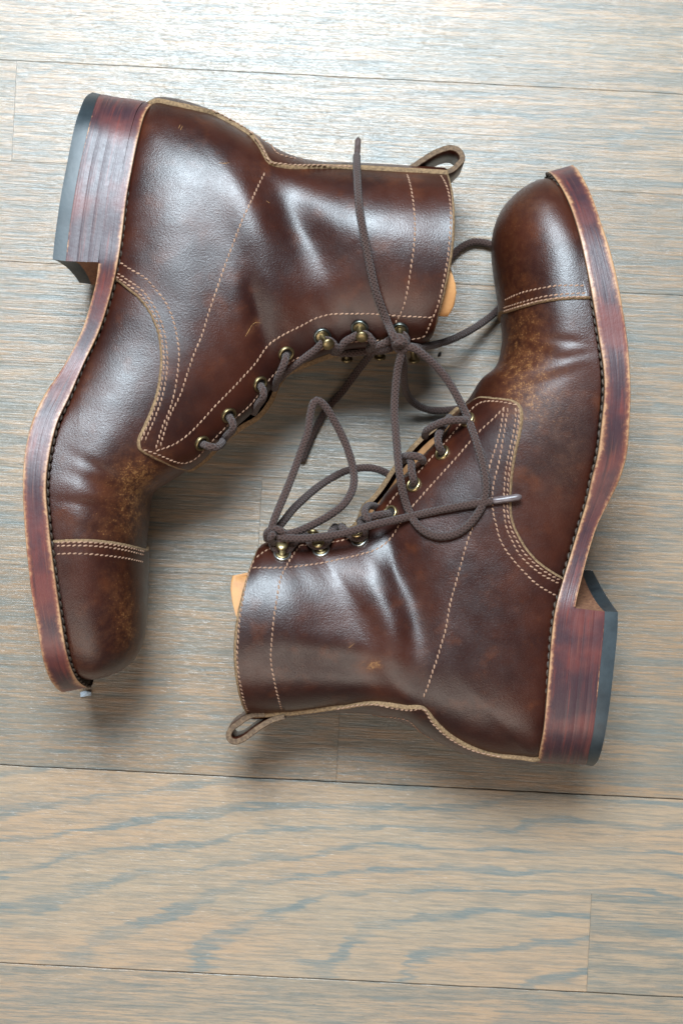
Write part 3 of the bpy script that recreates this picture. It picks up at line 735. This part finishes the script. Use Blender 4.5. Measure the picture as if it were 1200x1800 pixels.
def build_boot(name, sp, label):
    root = bpy.data.objects.new(name, None); COL.objects.link(root)
    base = W(*sp['base'], 0.0); root.location = base; root['_base'] = [float(c) for c in base]
    root.empty_display_size = 0.03
    tag(root, label, 'boot', 'pair of boots on the floor')
    b = Boot(sp)
    build_upper_base(b, root); sole_parts(b, root); build_tongue(b, root)
    QT = 0.0019
    # toe cap: traced edge on the upper side, mirrored round the front
    e = b.inv(smooth_path(sp['cap_edge'], 10)); e[0, 1] = 0.0; e[-1, 1] = 1.0
    up = e; low = np.stack([e[::-1][1:, 0], 2 - e[::-1][1:, 1]], -1)
    ol = np.vstack([up, low, [[0.9, 2.0], [0.35, 1.85], [0.28, 1.0], [0.35, 0.15], [0.9, 0.0]]])
    panel(b, 'toe_cap', root, ol, 0.0015)
    # quarters: lower/front traced edge, then facing edge to the collar, collar, back line
    q = b.inv(smooth_path(sp['quarter_edge'], 10)); q[0, 1] = 0.0
    sF = q[-1, 0]; q[-1, 1] = 1.0
    fac = np.stack([np.linspace(sF + 0.3, b.n - 0.6, 40), np.full(40, 1.0)], -1)
    corner = np.array([[b.n - 0.25, 0.985], [b.n - 0.04, 0.93]])
    col = np.stack([np.full(12, b.n), np.linspace(0.88, 0.0, 12)], -1)
    back = np.stack([np.linspace(b.n, q[0, 0], 60)[1:-1], np.zeros(58)], -1)
    oq = np.vstack([q, fac, corner, col, back])
    panel(b, 'quarter', root, oq, QT)
    panel(b, 'quarter', root, np.stack([oq[:, 0], 2 - np.minimum(oq[:, 1], 1 - 1e-5)], -1), QT)
    # backstay strip with its flared counter
    k = b.inv(smooth_path(sp['stay_edge'], 8), QT); k[0, 1] = max(k[0, 1], 0.03)
    k[:, 1] = np.maximum(k[:, 1], 0.05)
    for _ in range(3): k[1:-1] = (k[:-2] + 2 * k[1:-1] + k[2:]) / 4
    k[-1, 0] = b.n - 0.02; n_ = len(k) // 3
    k[-n_:, 1] = k[-n_:, 1] * 0.3 + 0.7 * np.interp(np.arange(n_), [0, n_ - 1], [k[-n_, 1], max(0.09, k[-n_:, 1].mean())])
    lowk = np.stack([k[::-1][:, 0], -k[::-1][:, 1]], -1)
    panel(b, 'backstay', root, np.vstack([k, lowk]), 0.0024, base_off=QT - 0.0004, inset=0.0012, cell=0.0024)
    # stitching
    for pts, off in sp['stitches']: stitch_row(b, root, pts, {'q': QT, 'c': 0.0015}[off])
    for pts in sp['stay_stitches']:
        ST = b.inv(smooth_path(pts, 6), QT + 0.002); stitch_row(b, root, None, QT + 0.0021, st=ST)
    for seg in sp['marks']:
        ST = b.inv(smooth_path(seg, 2.0), QT); P, N = b.ev(ST[:, 0], ST[:, 1], QT if seg[0][0] > 0 else 0.0)
        T_ = np.gradient(P, axis=0); vs, fs = [], []
        for i_ in range(len(P)):
            w_ = 0.00024 * math.sin(math.pi * (i_ + 0.6) / (len(P) + 0.2)) * rng.uniform(0.6, 1.2); B_ = np.cross(N[i_], T_[i_]); B_ /= max(np.linalg.norm(B_), 1e-9)
            vs += [P[i_] - B_ * w_ - N[i_] * 0.0001, P[i_] + N[i_] * 0.00022, P[i_] + B_ * w_ - N[i_] * 0.0001]
            if i_: a_ = 3 * i_; fs += [(a_ - 3, a_ - 2, a_ + 1, a_), (a_ - 2, a_ - 1, a_ + 2, a_ + 1)]
        mesh_obj('scratch', vs, fs, M_NICK, root)
    br = sp['bright']
    b.QT = QT
    for (u, v) in sp['eyelets']:
        st = b.inv([(u, v)], QT)[0]; eyelet(b, root, st, QT, br); eyelet(b, root, (st[0], 2 - st[1]), QT, br)
    for (u, v, ku, kv) in sp['hooks']:
        st = b.inv([(u, v)], QT)[0]; hook(b, root, st, QT, (ku, kv), bright=br)
    for (u, v) in sp['low_hooks']:
        st = b.inv([(u, v)], QT)[0]; fd = np.array([*sp['front_dir'], 0.0])
        hook(b, root, (st[0], 2 - st[1]), QT, None, bright=br, knob_dir=fd * 1.6)
    lp = ribbon(root, 'pull_loop', sp['loop'], 0.047, 0.0135, 0.0030, [M_LEATHER, M_EDGED])
    return b, root

Z = 0.0
A_SPEC = dict(
    base=(330, 650), zm=(150, 790), bowsign=1, bright=False, front_dir=(0.25, -0.97),
    # Bu Bv hB  Fu Fv  hwB hw hwF  vm bow lowshift
    upper=[
        (149,1190,.000, 163,1191, .000,.001,0, .40,0,0), (139,1184,.014, 192,1182, .015,.018,0, .40,0,0), (131,1178,.030, 222,1167, .025,.028,0, .35,0,0),
        (121,1150,.039, 242,1138, .033,.035,0, .30,0,0), (111,1105,.045, 251,1093, .038,.0395,0, .28,0,0), (102,1045,.048, 254,1030, .042,.0425,0, .25,0,0),
        (93,975,.050, 255,966, .0442,.0445,0, .25,0,0), (86,915,.051, 261,912, .0455,.046,0, .25,0,0), (82,855,.051, 268,868, .0455,.046,0, .25,0,0),
        (88,800,.049, 298,846, .044,.0445,0, .27,0,0), (102,748,.046, 325,826, .041,.043,.005, .30,0,0), (122,700,.041, 352,806, .036,.0415,.009, .34,0,0),
        (147,643,.035, 384,773, .031,.040,.010, .38,0,0), (175,583,.033, 414,744, .029,.039,.010, .42,0,4), (196,515,.034, 441,720, .029,.0385,.010, .44,0,10),
        (207,462,.0365, 463,692, .030,.038,.010, .45,0,10), (216,405,.036, 480,669, .030,.038,.010, .45,0,4), (223,350,.0355, 497,651, .030,.038,.011, .45,0,0),
        (231,300,.034, 515,640, .029,.038,.011, .45,0,0), (241,250,.031, 535,632, .026,.038,.011, .46,0,0), (252,213,.024, 552,625, .020,.038,.012, .46,0,0),
        (266,192,.012, 568,619, .010,.038,.012, .47,0,0), (287,188,.000, 582,614, .002,.038,.012, .48,0,0), (322,193,0, 597,611, 0,.038,.012, .48,0,0),
        (372,211,0, 615,608, 0,.0375,.012, .48,0,0), (425,240,0, 635,607, 0,.0375,.012, .48,0,0), (470,270,0, 652,606, 0,.038,.013, .48,0,0),
        (510,289,0, 668,605, 0,.0385,.013, .48,0,0), (560,300,0, 685,605, 0,.039,.013, .48,2,0), (620,302,0, 702,604, 0,.040,.014, .48,4,0),
        (690,306,0, 722,602, 0,.041,.014, .48,8,0), (745,309,0, 740,599, 0,.0415,.014, .48,13,0), (781,312,0, 757,588, 0,.042,.014, .48,18,0)],
    folds=[(508,364,60,75,32,-5.2), (572,452,45,60,34,-2.2), (452,420,72,90,26,2.2), (660,400,80,90,60,1.5), (452,562,80,45,13,-3.2), (425,545,80,60,18,1.6), (490,520,40,40,22,1.2),
           (300,400,100,110,40,1.2), (330,560,90,100,30,0.8), (205,760,100,80,34,0.8), (218,862,18,42,9,-1.8), (232,912,12,42,8,-1.7), (240,886,15,40,9,1.6), (205,838,30,40,7,-1.0), (190,890,8,45,6,-0.8), (225,935,6,40,6,-0.8)],
    wear=[(262,832,60,30,46,.56), (245,880,80,60,24,.42), (215,900,70,70,40,.28), (232,1110,80,60,18,.55), (205,1070,75,60,30,.22), (150,700,100,90,25,.22), (150,1150,60,50,40,.25), (447,572,130,14,6,.6),
          (180,930,0,50,20,.22)],
    sole=[(207,462,173,464,.0365), (196,512,166,507,.034), (175,580,144,580,.033), (147,640,113,641,.035), (122,697,78,694,.041), (100,745,56,742,.046), (86,805,43,800,.0495),
          (81,860,40,860,.051), (86,925,43,925,.051), (93,985,49,990,.050), (102,1050,57,1055,.048), (111,1110,67,1112,.045), (117,1145,73,1148,.041), (123,1168,79,1172,.036),
          (131,1187,87,1193,.029), (139,1199,97,1208,.021), (150,1207,105,1215,.011), (157,1208,110,1217,0)],
    heel=[(275,181,177,166,162,163,0), (266,184,172,173,151,171,.014), (254,202,165,193,142,190,.024), (243,242,156,225,131,225,.031), (231,300,140,295,116,300,.034),
          (222,350,131,345,107,348,.0355), (215,410,122,405,98,410,.036), (207,462,116,459,93,456,.0365)],
    split=0.10, f0=.375, skew=0.0, conc=0.006,
    cap_edge=[(92,949), (140,947), (180,949), (220,955), (257,965)],
    quarter_edge=[(200,488), (220,506), (240,522), (255,540), (267,560), (277,588), (281,620), (281,645), (274,690), (262,725), (250,752), (241,772), (241,784), (248,795), (280,810), (300,818), (320,823), (338,820), (350,810)],
    stay_edge=[(262,182), (280,182), (350,196), (400,212), (430,230), (452,255), (466,282), (471,292), (490,294), (520,298), (560,296), (620,298), (690,302), (740,304), (783,306)],
    stay_stitches=[[(370,192), (410,208), (440,232), (462,262), (474,284), (490,287), (520,290), (560,290), (620,293)], [(446,226), (470,245), (484,266), (500,274), (530,281)]],
    stitches=[
        ([(204,486), (224,500), (244,515), (260,534), (273,557), (283,586), (288,620), (288,648), (281,690), (269,727), (257,755), (248,775)], 'q'),
        ([(206,480), (227,494), (249,509), (265,529), (279,554), (289,584), (294,620), (294,650), (287,692), (275,729), (263,757), (255,775)], 'q'),
        ([(211,461), (230,474), (255,488), (275,510), (292,532), (304,560), (311,590), (315,620), (313,650), (307,690), (297,725), (286,750), (274,790)], 'q'),
        ([(466,303), (455,325), (440,358), (427,385), (415,415), (395,468), (379,515), (367,550), (355,590), (342,620), (330,655), (317,695), (297,735), (282,785)], 'q'),
        ([(274,793), (305,782), (330,765), (355,740), (380,712), (405,687), (430,660), (450,638), (465,615), (480,600), (505,585), (530,573), (555,560), (580,553), (605,552), (655,552), (705,556), (760,558)], 'q'),
        ([(715,306), (722,330), (727,365), (729,400), (727,435), (722,470), (716,510), (709,540), (702,555), (690,577)], 'q'),
        ([(774,308), (784,325), (790,350), (792,385), (790,415), (787,450), (781,485), (776,510), (770,535), (761,558), (748,588)], 'q'),
        ([(252,790), (280,800), (305,811), (325,815), (345,806), (360,790), (384,764), (414,735), (441,711), (462,683), (480,660), (505,640), (535,624), (570,612), (620,601), (680,598), (730,596), (748,590)], 'q'),
        ([(97,954), (140,953), (180,955), (220,961), (254,970)], 'c'), ([(97,960), (140,959), (180,961), (220,967), (254,976)], 'c'), ([(98,974), (140,973), (180,976), (220,981), (252,988)], 'c')],
    eyelets=[(355,779), (402,730), (457,675), (503,622)],
    hooks=[(566,591,577,605), (632,576,636,592), (702,580,701,595)],
    marks=[[(431,592), (437,582), (443,571)], [(443,571), (450,567), (460,568)], [(385,286), (394,287), (403,286)], [(317,219), (314,226)], [(321,221), (317,229)], [(468,353), (474,357)]],
    low_hooks=[(607,584), (671,577), (735,582)],
    loop=[(700,301), (718,296), (735,286), (760,270), (785,260), (800,261), (810,270), (811,281), (800,294), (786,302), (765,304), (740,302)],
    tongue=(9.6, 0.55), tongue_dir=(1.0, -0.12), tongue_w=([0, .03, .10, .18, .235, .25, .4, 1], [-4, 0, 6, 8, 7, -3, -5, -6]))

B_SPEC = dict(
    base=(800, 920), zm=(1050, 415), bowsign=1, bright=True, front_dir=(-0.3, 0.95),
    upper=[
        (968,322,.000, 956,323, .000,.001,0, .40,0,0), (976,326,.014, 936,329, .013,.017,0, .40,0,0), (985,333,.028, 906,348, .024,.027,0, .35,0,0),
        (997,358,.035, 884,373, .031,.034,0, .30,0,0), (1008,386,.040, 872,405, .036,.0385,0, .28,0,0), (1019,421,.044, 869,440, .040,.0415,0, .25,0,0),
        (1029,466,.047, 873,482, .043,.0435,0, .25,0,0), (1038,512,.049, 880,526, .0445,.045,0, .25,0,0), (1044,548,.050, 881,560, .0455,.046,0, .25,0,0),
        (1050,590,.0505, 883,600, .046,.0465,0, .25,0,0), (1056,632,.051, 872,642, .046,.0465,0, .25,0,0), (1059,680,.051, 844,668, .045,.0455,0, .27,0,0),
        (1056,735,.0495, 826,704, .043,.0445,.004, .30,0,4), (1050,790,.046, 800,745, .040,.043,.009, .34,0,18), (1041,835,.042, 775,775, .036,.0415,.010, .38,0,27),
        (1031,880,.037, 748,804, .032,.040,.010, .42,0,27), (1018,922,.034, 722,832, .029,.039,.010, .44,0,25), (1004,968,.033, 700,853, .028,.0385,.010, .45,0,18),
        (989,1020,.034, 683,870, .029,.038,.010, .45,0,14), (977,1066,.0365, 671,888, .030,.038,.011, .45,0,16), (970,1110,.0365, 660,903, .030,.038,.011, .45,0,20),
        (965,1170,.036, 648,917, .030,.038,.011, .45,0,14), (960,1230,.034, 634,928, .029,.038,.012, .46,0,7), (955,1282,.030, 620,936, .025,.038,.012, .46,0,4),
        (949,1313,.023, 605,941, .018,.038,.012, .47,0,2), (941,1328,.010, 590,945, .008,.038,.012, .47,0,0), (920,1329,0, 574,947, .001,.038,.012, .48,0,0),
        (870,1324,0, 558,949, 0,.038,.012, .48,0,0), (820,1312,0, 545,950, 0,.0375,.012, .48,0,0), (770,1289,0, 532,951, 0,.0375,.013, .48,0,0),
        (727,1264,0, 520,952, 0,.038,.013, .48,0,0), (690,1250,0, 510,953, 0,.0385,.013, .48,0,0), (640,1240,0, 500,954, 0,.039,.013, .48,2,0),
        (575,1240,0, 490,955, 0,.040,.014, .48,4,0), (510,1246,0, 482,956, 0,.041,.014, .48,10,0), (462,1250,0, 472,958, 0,.0415,.014, .48,17,0), (436,1250,0, 456,967, 0,.042,.014, .48,24,0)],
    folds=[(702,1008,78,75,24,-4.5), (650,1010,60,60,22,2.2), (740,1090,95,80,22,-1.8), (600,1090,50,70,40,-2.5), (500,1050,85,60,30,1.0), (600,1170,10,90,18,-1.6), (520,1170,0,80,20,-1.0), (690,1130,95,60,20,1.5),
           (905,612,18,38,8,-1.8), (900,585,15,36,8,1.4), (912,640,160,42,9,-1.5), (895,662,155,40,8,1.5), (925,684,160,45,8,-1.2), (950,600,10,40,6,-0.8), (955,640,170,45,6,-0.7), (690,985,80,40,9,-0.7), (722,1040,85,60,16,-0.5), (668,1050,70,50,12,0.6), (990,440,75,90,22,1.0)],
    wear=[(905,610,80,95,42,.32), (925,698,40,36,32,.34), (900,430,80,90,30,.20), (930,640,90,70,40,.35), (1000,800,90,120,30,.20), (655,1168,0,12,9,.7), (645,1170,0,30,8,.25), (740,1130,90,60,12,.30), (615,1135,120,10,4,.5), (940,360,30,40,30,.25)],
    sole=[(977,1065,1011,1066,.0365), (989,1020,1021,1022,.034), (1004,970,1034,972,.033), (1019,920,1050,922,.034), (1031,880,1071,880,.037), (1040,840,1089,842,.042), (1050,800,1101,800,.046),
          (1057,745,1106,745,.0495), (1062,690,1108,692,.051), (1060,645,1106,642,.051), (1053,598,1102,595,.0505), (1045,548,1095,548,.050), (1037,503,1087,503,.049), (1029,462,1078,463,.047),
          (1019,417,1066,420,.044), (1009,382,1055,388,.040), (999,355,1044,355,.035), (987,331,1031,325,.028), (976,314,1019,303,.020), (967,304,1012,294,.010), (962,302,1006,290,0)],
    heel=[(943,1341,1029,1344,1041,1346,0), (945,1335,1031,1338,1049,1338,.013), (949,1315,1035,1318,1056,1320,.023), (955,1282,1042,1285,1063,1288,.030), (960,1230,1048,1235,1071,1235,.034),
          (965,1170,1054,1170,1078,1172,.036), (970,1110,1060,1112,1084,1112,.0365), (977,1065,1062,1075,1085,1076,.0365)],
    split=0.0, f0=.39, skew=0.018, conc=0.004,
    cap_edge=[(1036,526), (990,528), (952,533), (915,543), (880,554)],
    quarter_edge=[(993,1017), (980,1010), (965,1000), (945,985), (927,965), (915,945), (905,925), (900,905), (899,880), (901,840), (907,800), (914,770), (919,740), (919,722), (911,707), (895,702), (870,699), (848,698), (835,705), (822,716)],
    stay_edge=[(945,1330), (920,1328), (870,1324), (832,1312), (795,1292), (775,1275), (760,1258), (750,1243), (741,1237), (720,1239), (705,1239), (682,1234), (657,1232), (632,1234), (592,1242), (542,1249), (500,1252), (465,1253), (436,1253)],
    stay_stitches=[[(880,1331), (832,1320), (795,1302), (772,1284), (756,1266), (745,1247), (720,1249), (690,1245), (660,1239), (630,1240), (590,1247)], [(758,1304), (735,1283), (717,1267), (690,1261), (650,1258)]],
    stitches=[
        ([(984,1020), (960,1007), (938,990), (918,969), (907,949), (897,928), (892,905), (891,880), (893,840), (899,800), (906,770), (911,740), (911,718)], 'q'),
        ([(982,1026), (955,1012), (932,995), (911,973), (900,951), (890,930), (886,905), (885,880), (887,840), (893,800), (900,770), (905,740), (906,716)], 'q'),
        ([(977,1047), (960,1038), (940,1025), (920,1005), (902,985), (887,965), (877,945), (871,920), (866,900), (865,870), (868,845), (876,815), (882,780), (887,750), (892,716)], 'q'),
        ([(885,716), (878,760), (870,788), (862,812), (855,840), (846,875), (838,905), (831,925), (820,955), (805,1010), (791,1060), (782,1110), (766,1160), (752,1205), (743,1226)], 'q'),
        ([(887,715), (862,740), (840,760), (800,806), (760,850), (722,893), (704,916), (697,930), (687,945), (675,957), (655,968), (630,975), (600,982), (567,989), (535,994), (505,997), (472,998), (443,998)], 'q'),
        ([(528,958), (515,975), (500,1000), (492,1020), (487,1050), (482,1080), (479,1110), (476,1150), (477,1170), (481,1190), (486,1215), (495,1247)], 'q'),
        ([(447,984), (439,1000), (431,1030), (426,1060), (421,1090), (419,1120), (417,1150), (419,1180), (424,1210), (431,1240), (436,1250)], 'q'),
        ([(908,712), (890,708), (865,705), (848,706), (836,712), (822,726), (808,746), (780,780), (752,811), (726,840), (704,861), (688,879), (676,896), (664,911), (648,926), (620,943), (590,952), (545,957), (500,961), (474,964), (450,980)], 'q'),
        ([(1030,521), (990,523), (952,528), (915,538), (884,548)], 'c'), ([(1030,515), (990,517), (952,522), (915,532), (884,542)], 'c'), ([(1027,502), (980,502), (945,508), (915,515), (886,528)], 'c')],
    eyelets=[(822,738), (777,796), (727,852), (686,902)],
    hooks=[(496,975,495,959), (564,967,559,954), (632,949,627,936)],
    marks=[[(613,1139), (619,1134), (623,1131)]],
    low_hooks=[(500,974), (548,968), (608,955)],
    loop=[(500,1260), (480,1266), (462,1275), (445,1287), (430,1298), (417,1304), (406,1302), (402,1293), (406,1283), (416,1274), (430,1264), (445,1257), (465,1255)],
    tongue=(12.2, 0.55), tongue_dir=(-1.0, 0.10), tongue_w=([0, .05, .11, .16, .19, .205, .4, 1], [-1, 3, 7, 9, 9, -3, -5, -6]))

bootA, rootA = build_boot('lace_up_boot', A_SPEC, 'brown leather boot at left lying on its side, toe pointing down, dark hook washers')
bootB, rootB = build_boot('lace_up_boot', B_SPEC, 'brown leather boot at right lying on its side, toe pointing up, brassy eyelets')

# ------------------------------------------------------------------ laces
def tube(name, pts, r, mat, root, flat=1.0, step=0.0016, seg=12, caps=True):
    p = smooth_path(pts, step); n = len(p)
    t = np.gradient(p, axis=0); t /= np.maximum(np.linalg.norm(t, axis=1, keepdims=True), 1e-9)
    L = np.concatenate([[0], np.cumsum(np.linalg.norm(np.diff(p, axis=0), axis=1))])
    X = np.cross(t[0], [0, 0, 1.0]); X /= max(np.linalg.norm(X), 1e-9); V, U, F = [], [], []
    for i in range(n):
        X = X - t[i] * np.dot(X, t[i]); X /= max(np.linalg.norm(X), 1e-9); Y = np.cross(t[i], X)
        rr = r * (1 + 0.05 * noise.noise((L[i] * 120, 3.1, r * 1e3)))
        e = min(i, n - 1 - i)
        if caps and e == 0: rr *= 0.55
        for k in range(seg + 1):
            a = 2 * math.pi * k / seg; V.append(p[i] + (X * math.cos(a) + Y * math.sin(a) * flat) * rr); U.append((L[i], k / seg))
    m = seg + 1
    for i in range(n - 1):
        for k in range(seg): F.append((i * m + k, i * m + k + 1, (i + 1) * m + k + 1, (i + 1) * m + k))
    F.append(tuple(range(seg - 1, -1, -1))); F.append(tuple((n - 1) * m + k for k in range(seg)))
    o = mesh_obj(name, V, F, mat, root, uv=U); fix_normals(o); return o

def surf(b, u, v, r, extra=0.0):
    """point of the lace centre line resting on the boot under pixel (u,v)."""
    st = b.inv([(u, v)], 0.0019)[0]; P, N = b.ev(np.array([st[0]]), np.array([st[1]]), 0.0019)
    z = P[0][2] + r / max(N[0][2], 0.5) + extra
    return W(u, v, z)

R_L = 0.00205
def lace_root(name, label, at):
    o = bpy.data.objects.new(name, None); COL.objects.link(o); base = W(*at); o.location = base; o['_base'] = [float(c) for c in base]
    o.empty_display_size = 0.02
    return tag(o, label, 'bootlace', 'laces of the boots')
def pts3(lst, b=None):
    out = []
    for q in lst:
        if len(q) == 2: out.append(surf(b, q[0], q[1], R_L, 0.0003))
        else: out.append(W(*q))
    return out

lA = lace_root('bootlace', 'brown round lace through the left boot, dark tip lying up across its shaft', (700, 600, 0.07))
zk = 0.080
tube('free_end', pts3([(627,272), (627,300), (632,370), (645,440), (660,510), (680,565)], bootA) + pts3([(692,592,.086), (700,606,.082), (706,612,.077)]), R_L, M_LACE, lA)
a_ = surf(bootA, 627, 272, R_L, .0006); tip = surf(bootA, 628, 296, R_L, .0006)
e0 = W(629.5, 237, 0.060)
tube('aglet', [W(627, 276, a_[2]), W(628.5, 256, a_[2] - .004), e0 + np.array([0, 0, a_[2] - .066])], R_L * 0.80, M_AGLETD, lA)
tube('bow_loop', pts3([(704,612,.080), (716,609,.083), (740,620,.082), (780,660,.076), (815,720,.076), (838,780,.0865)]) + pts3([(853,840), (850,880), (830,915), (800,938), (765,942), (735,925), (715,890)], bootB) +
     pts3([(703,840,.083), (697,780,.078), (693,720,.074), (697,660,.076), (704,625,.080), (706,612,.080)]), R_L, M_LACE, lA)
tube('bow_loop', pts3([(702,606,.072), (720,609,.068), (745,609,.058), (790,598,.036), (840,572,.016), (880,538,.006), (903,490,.0035), (893,450,.0035), (868,432,.0035), (835,425,.0035), (808,436,.0035), (780,462,.0035), (740,475,.003)]), R_L, M_LACE, lA)
tube('free_end', pts3([(705,612,.074), (709,640,.064), (710,675,.045), (722,703,.022), (752,720,.010), (795,720,.006), (840,708,.004), (880,690,.003)]), R_L, M_LACE, lA)
tube('free_end', pts3([(668,606,.034), (652,622,.026), (628,652,.014), (600,690,.006), (577,716,.0035), (556,750,.003), (540,785,.003), (530,812,.003)]), R_L, M_LACE, lA)
tube('knot', pts3([(690,598,.080), (699,592,.085), (709,598,.086), (714,608,.083), (707,617,.081), (697,612,.081), (694,603,.084), (703,602,.087), (712,604,.082)]), R_L * 0.95, M_LACE, lA, step=0.001)
# lacing through the eyelets and round the hooks
def cross_bar(b, root, px, zs, name='lacing'):
    tube(name, [W(u, v, z) for (u, v), z in zip(px, zs)], R_L * 0.97, M_LACE, root, step=0.0012)
def zat(b, u, v): return surf(b, u, v, R_L)[2]
for pts in ([(503,622), (501,634), (494,652), (487,668), (482,684)], [(457,676), (463,688), (462,700), (453,712), (446,726)], [(402,731), (409,743), (409,755), (399,766), (390,776)], [(355,780), (368,785), (381,786), (390,779), (394,768)]):
    z0 = zat(bootA, *pts[0])
    cross_bar(bootA, lA, pts, [z0 - .004, z0 + .0012, z0 - .0005, z0 - .008, z0 - .020])
hz = zat(bootA, 577, 600)
cross_bar(bootA, lA, [(487,670), (505,652), (530,633), (552,617), (563,606), (572,598), (582,601), (590,612), (586,618)], [hz - .022, hz - .012, hz - .006, hz - .002, hz, hz + .002, hz + .002, hz - .001, hz - .006])
cross_bar(bootA, lA, [(588,620), (598,613), (606,601), (618,594), (630,588), (643,588), (652,597), (657,606), (650,612)], [hz - .010, hz - .004, hz, hz + .001, hz + .002, hz + .002, hz + .001, hz - .002, hz - .006])
cross_bar(bootA, lA, [(645,615), (660,609), (674,604), (686,596), (694,590), (707,588), (714,597), (712,606)], [hz - .008, hz - .003, hz, hz + .001, hz + .002, hz + .002, hz + .001, hz])
cross_bar(bootA, lA, [(580,618), (610,621), (640,618), (665,617), (690,612)], [hz - .022, hz - .018, hz - .016, hz - .015, hz - .010])

lB = lace_root('bootlace', 'brown round lace through the right boot, clear tip lying across its side', (480, 945, 0.07))
kz = zat(bootB, 492, 962)
tube('bow_loop', pts3([(478,944,.076), (476,935,.080), (484,908,.080), (500,870,.075), (516,830,.070), (530,790,.068), (541,760,.068), (545,730,.068), (552,707,.068), (563,706,.067), (577,722,.065), (596,756,.062), (611,790,.061), (621,828,.062), (620,858,.066), (605,885,.071), (580,905,.074), (550,922,.076), (520,935,.078), (492,940,.079), (482,938,.078)]), R_L, M_LACE, lB)
tube('bow_loop', pts3([(484,934,.074), (500,914,.068), (520,890,.058), (560,855,.040), (600,831,.030), (630,823,.027), (660,824,.026), (690,838,.025), (715,860,.024)]), R_L, M_LACE, lB)
e_ = (866, 880)
zz = zat(bootB, 866, 880)
tube('free_end', pts3([(484,940,.078), (500,945,.081), (540,946,.083), (600,938,.0845), (650,924,.085)]) + pts3([(720,908), (780,895), (830,886), (868,880)], bootB), R_L, M_LACE, lB)
tube('aglet', pts3([(863,881), (890,877), (916,873)], bootB), R_L * 0.86, M_AGLETC, lB)
tube('knot', pts3([(470,950,.072), (469,938,.077), (478,930,.081), (492,932,.082), (500,940,.080), (494,950,.079), (482,953,.078), (476,945,.083), (484,936,.084)]), R_L * 0.95, M_LACE, lB, step=0.001)
for pts in ([(824,739), (808,738), (785,740), (765,747), (750,757), (746,768)], [(778,797), (772,786), (769,773), (772,760), (780,748), (790,732)], [(727,853), (726,842), (723,828), (722,813), (716,806), (707,810)], [(686,902), (668,905), (652,908), (640,911), (632,917)]):
    z0 = zat(bootB, *pts[0]); n = len(pts)
    cross_bar(bootB, lB, pts, list(np.interp(np.linspace(0, 1, n), [0, .2, .5, .8, 1], [z0 - .004, z0 + .0012, z0 + .001, z0 - .008, z0 - .020])))
cross_bar(bootB, lB, [(706,812), (708,803), (722,801), (738,804), (744,812)], [zat(bootB, 727, 852) + d for d in (-.018, -.008, -.001, .000, -.006)])
cross_bar(bootB, lB, [(650,918), (643,908), (641,897), (648,889), (660,890)], [.083, .082, .078, .070, .060])
hz = zat(bootB, 564, 962)
cross_bar(bootB, lB, [(632,917), (640,930), (640,941), (628,946), (614,940), (604,930), (598,925)], [hz - .006, hz + .001, hz + .002, hz + .002, hz, hz - .004, hz - .010])
cross_bar(bootB, lB, [(590,924), (582,936), (575,952), (562,960), (548,957), (540,946), (534,938)], [hz - .012, hz - .004, hz + .001, hz + .002, hz + .001, hz - .003, hz - .010])
cross_bar(bootB, lB, [(524,946), (516,955), (507,966), (494,968), (482,963), (477,952)], [hz - .004, hz + .000, hz + .001, hz + .002, hz + .002, hz + .002])

# ------------------------------------------------------------------ small litter
def scrap():
    c = W(152, 1219, 0.0); vs, fs = [], []; nu, nv = 9, 6
    for i in range(nu):
        for j in range(nv):
            x, y = (i / (nu - 1) - .5) * 0.0060, (j / (nv - 1) - .5) * 0.0030 * (1 - 0.5 * abs(i / (nu - 1) - .4))
            z = 0.0012 + 0.0009 * noise.noise((x * 700, y * 900, 2)) + 0.6 * abs(x) * 0.3
            vs.append((c[0] + x, c[1] + y + 0.12 * x, z))
    for i in range(nu - 1):
        for j in range(nv - 1): a = i * nv + j; fs.append((a, a + nv, a + nv + 1, a + 1))
    o = mesh_obj('paper_scrap', vs, fs, M_SCRAP); o.modifiers.new('thickness', 'SOLIDIFY').thickness = 0.0004
    tag(o, 'tiny white crumpled scrap on the floor below the left boot toe', 'scrap')
    c = W(772, 623, 0.0)
    vs, fs = lathe([(0.0001, 0.0011), (0.0007, 0.0009), (0.0010, 0.0004), (0.0008, 0.0002)], np.array([0, 0, 0.0]), np.array([0, 0, 1.0]), seg=9)
    vs = [c + np.array([p[0] * 1.0 + p[1] * .5, p[1] * 1.5, p[2]]) for p in vs]
    o = mesh_obj('dirt_crumb', vs, fs, M_HOLE); tag(o, 'tiny dark crumb on the floor below the left boot collar', 'crumb')
scrap()
for o in (rootA, rootB, lA, lB):
    if '_base' in o: del o['_base']
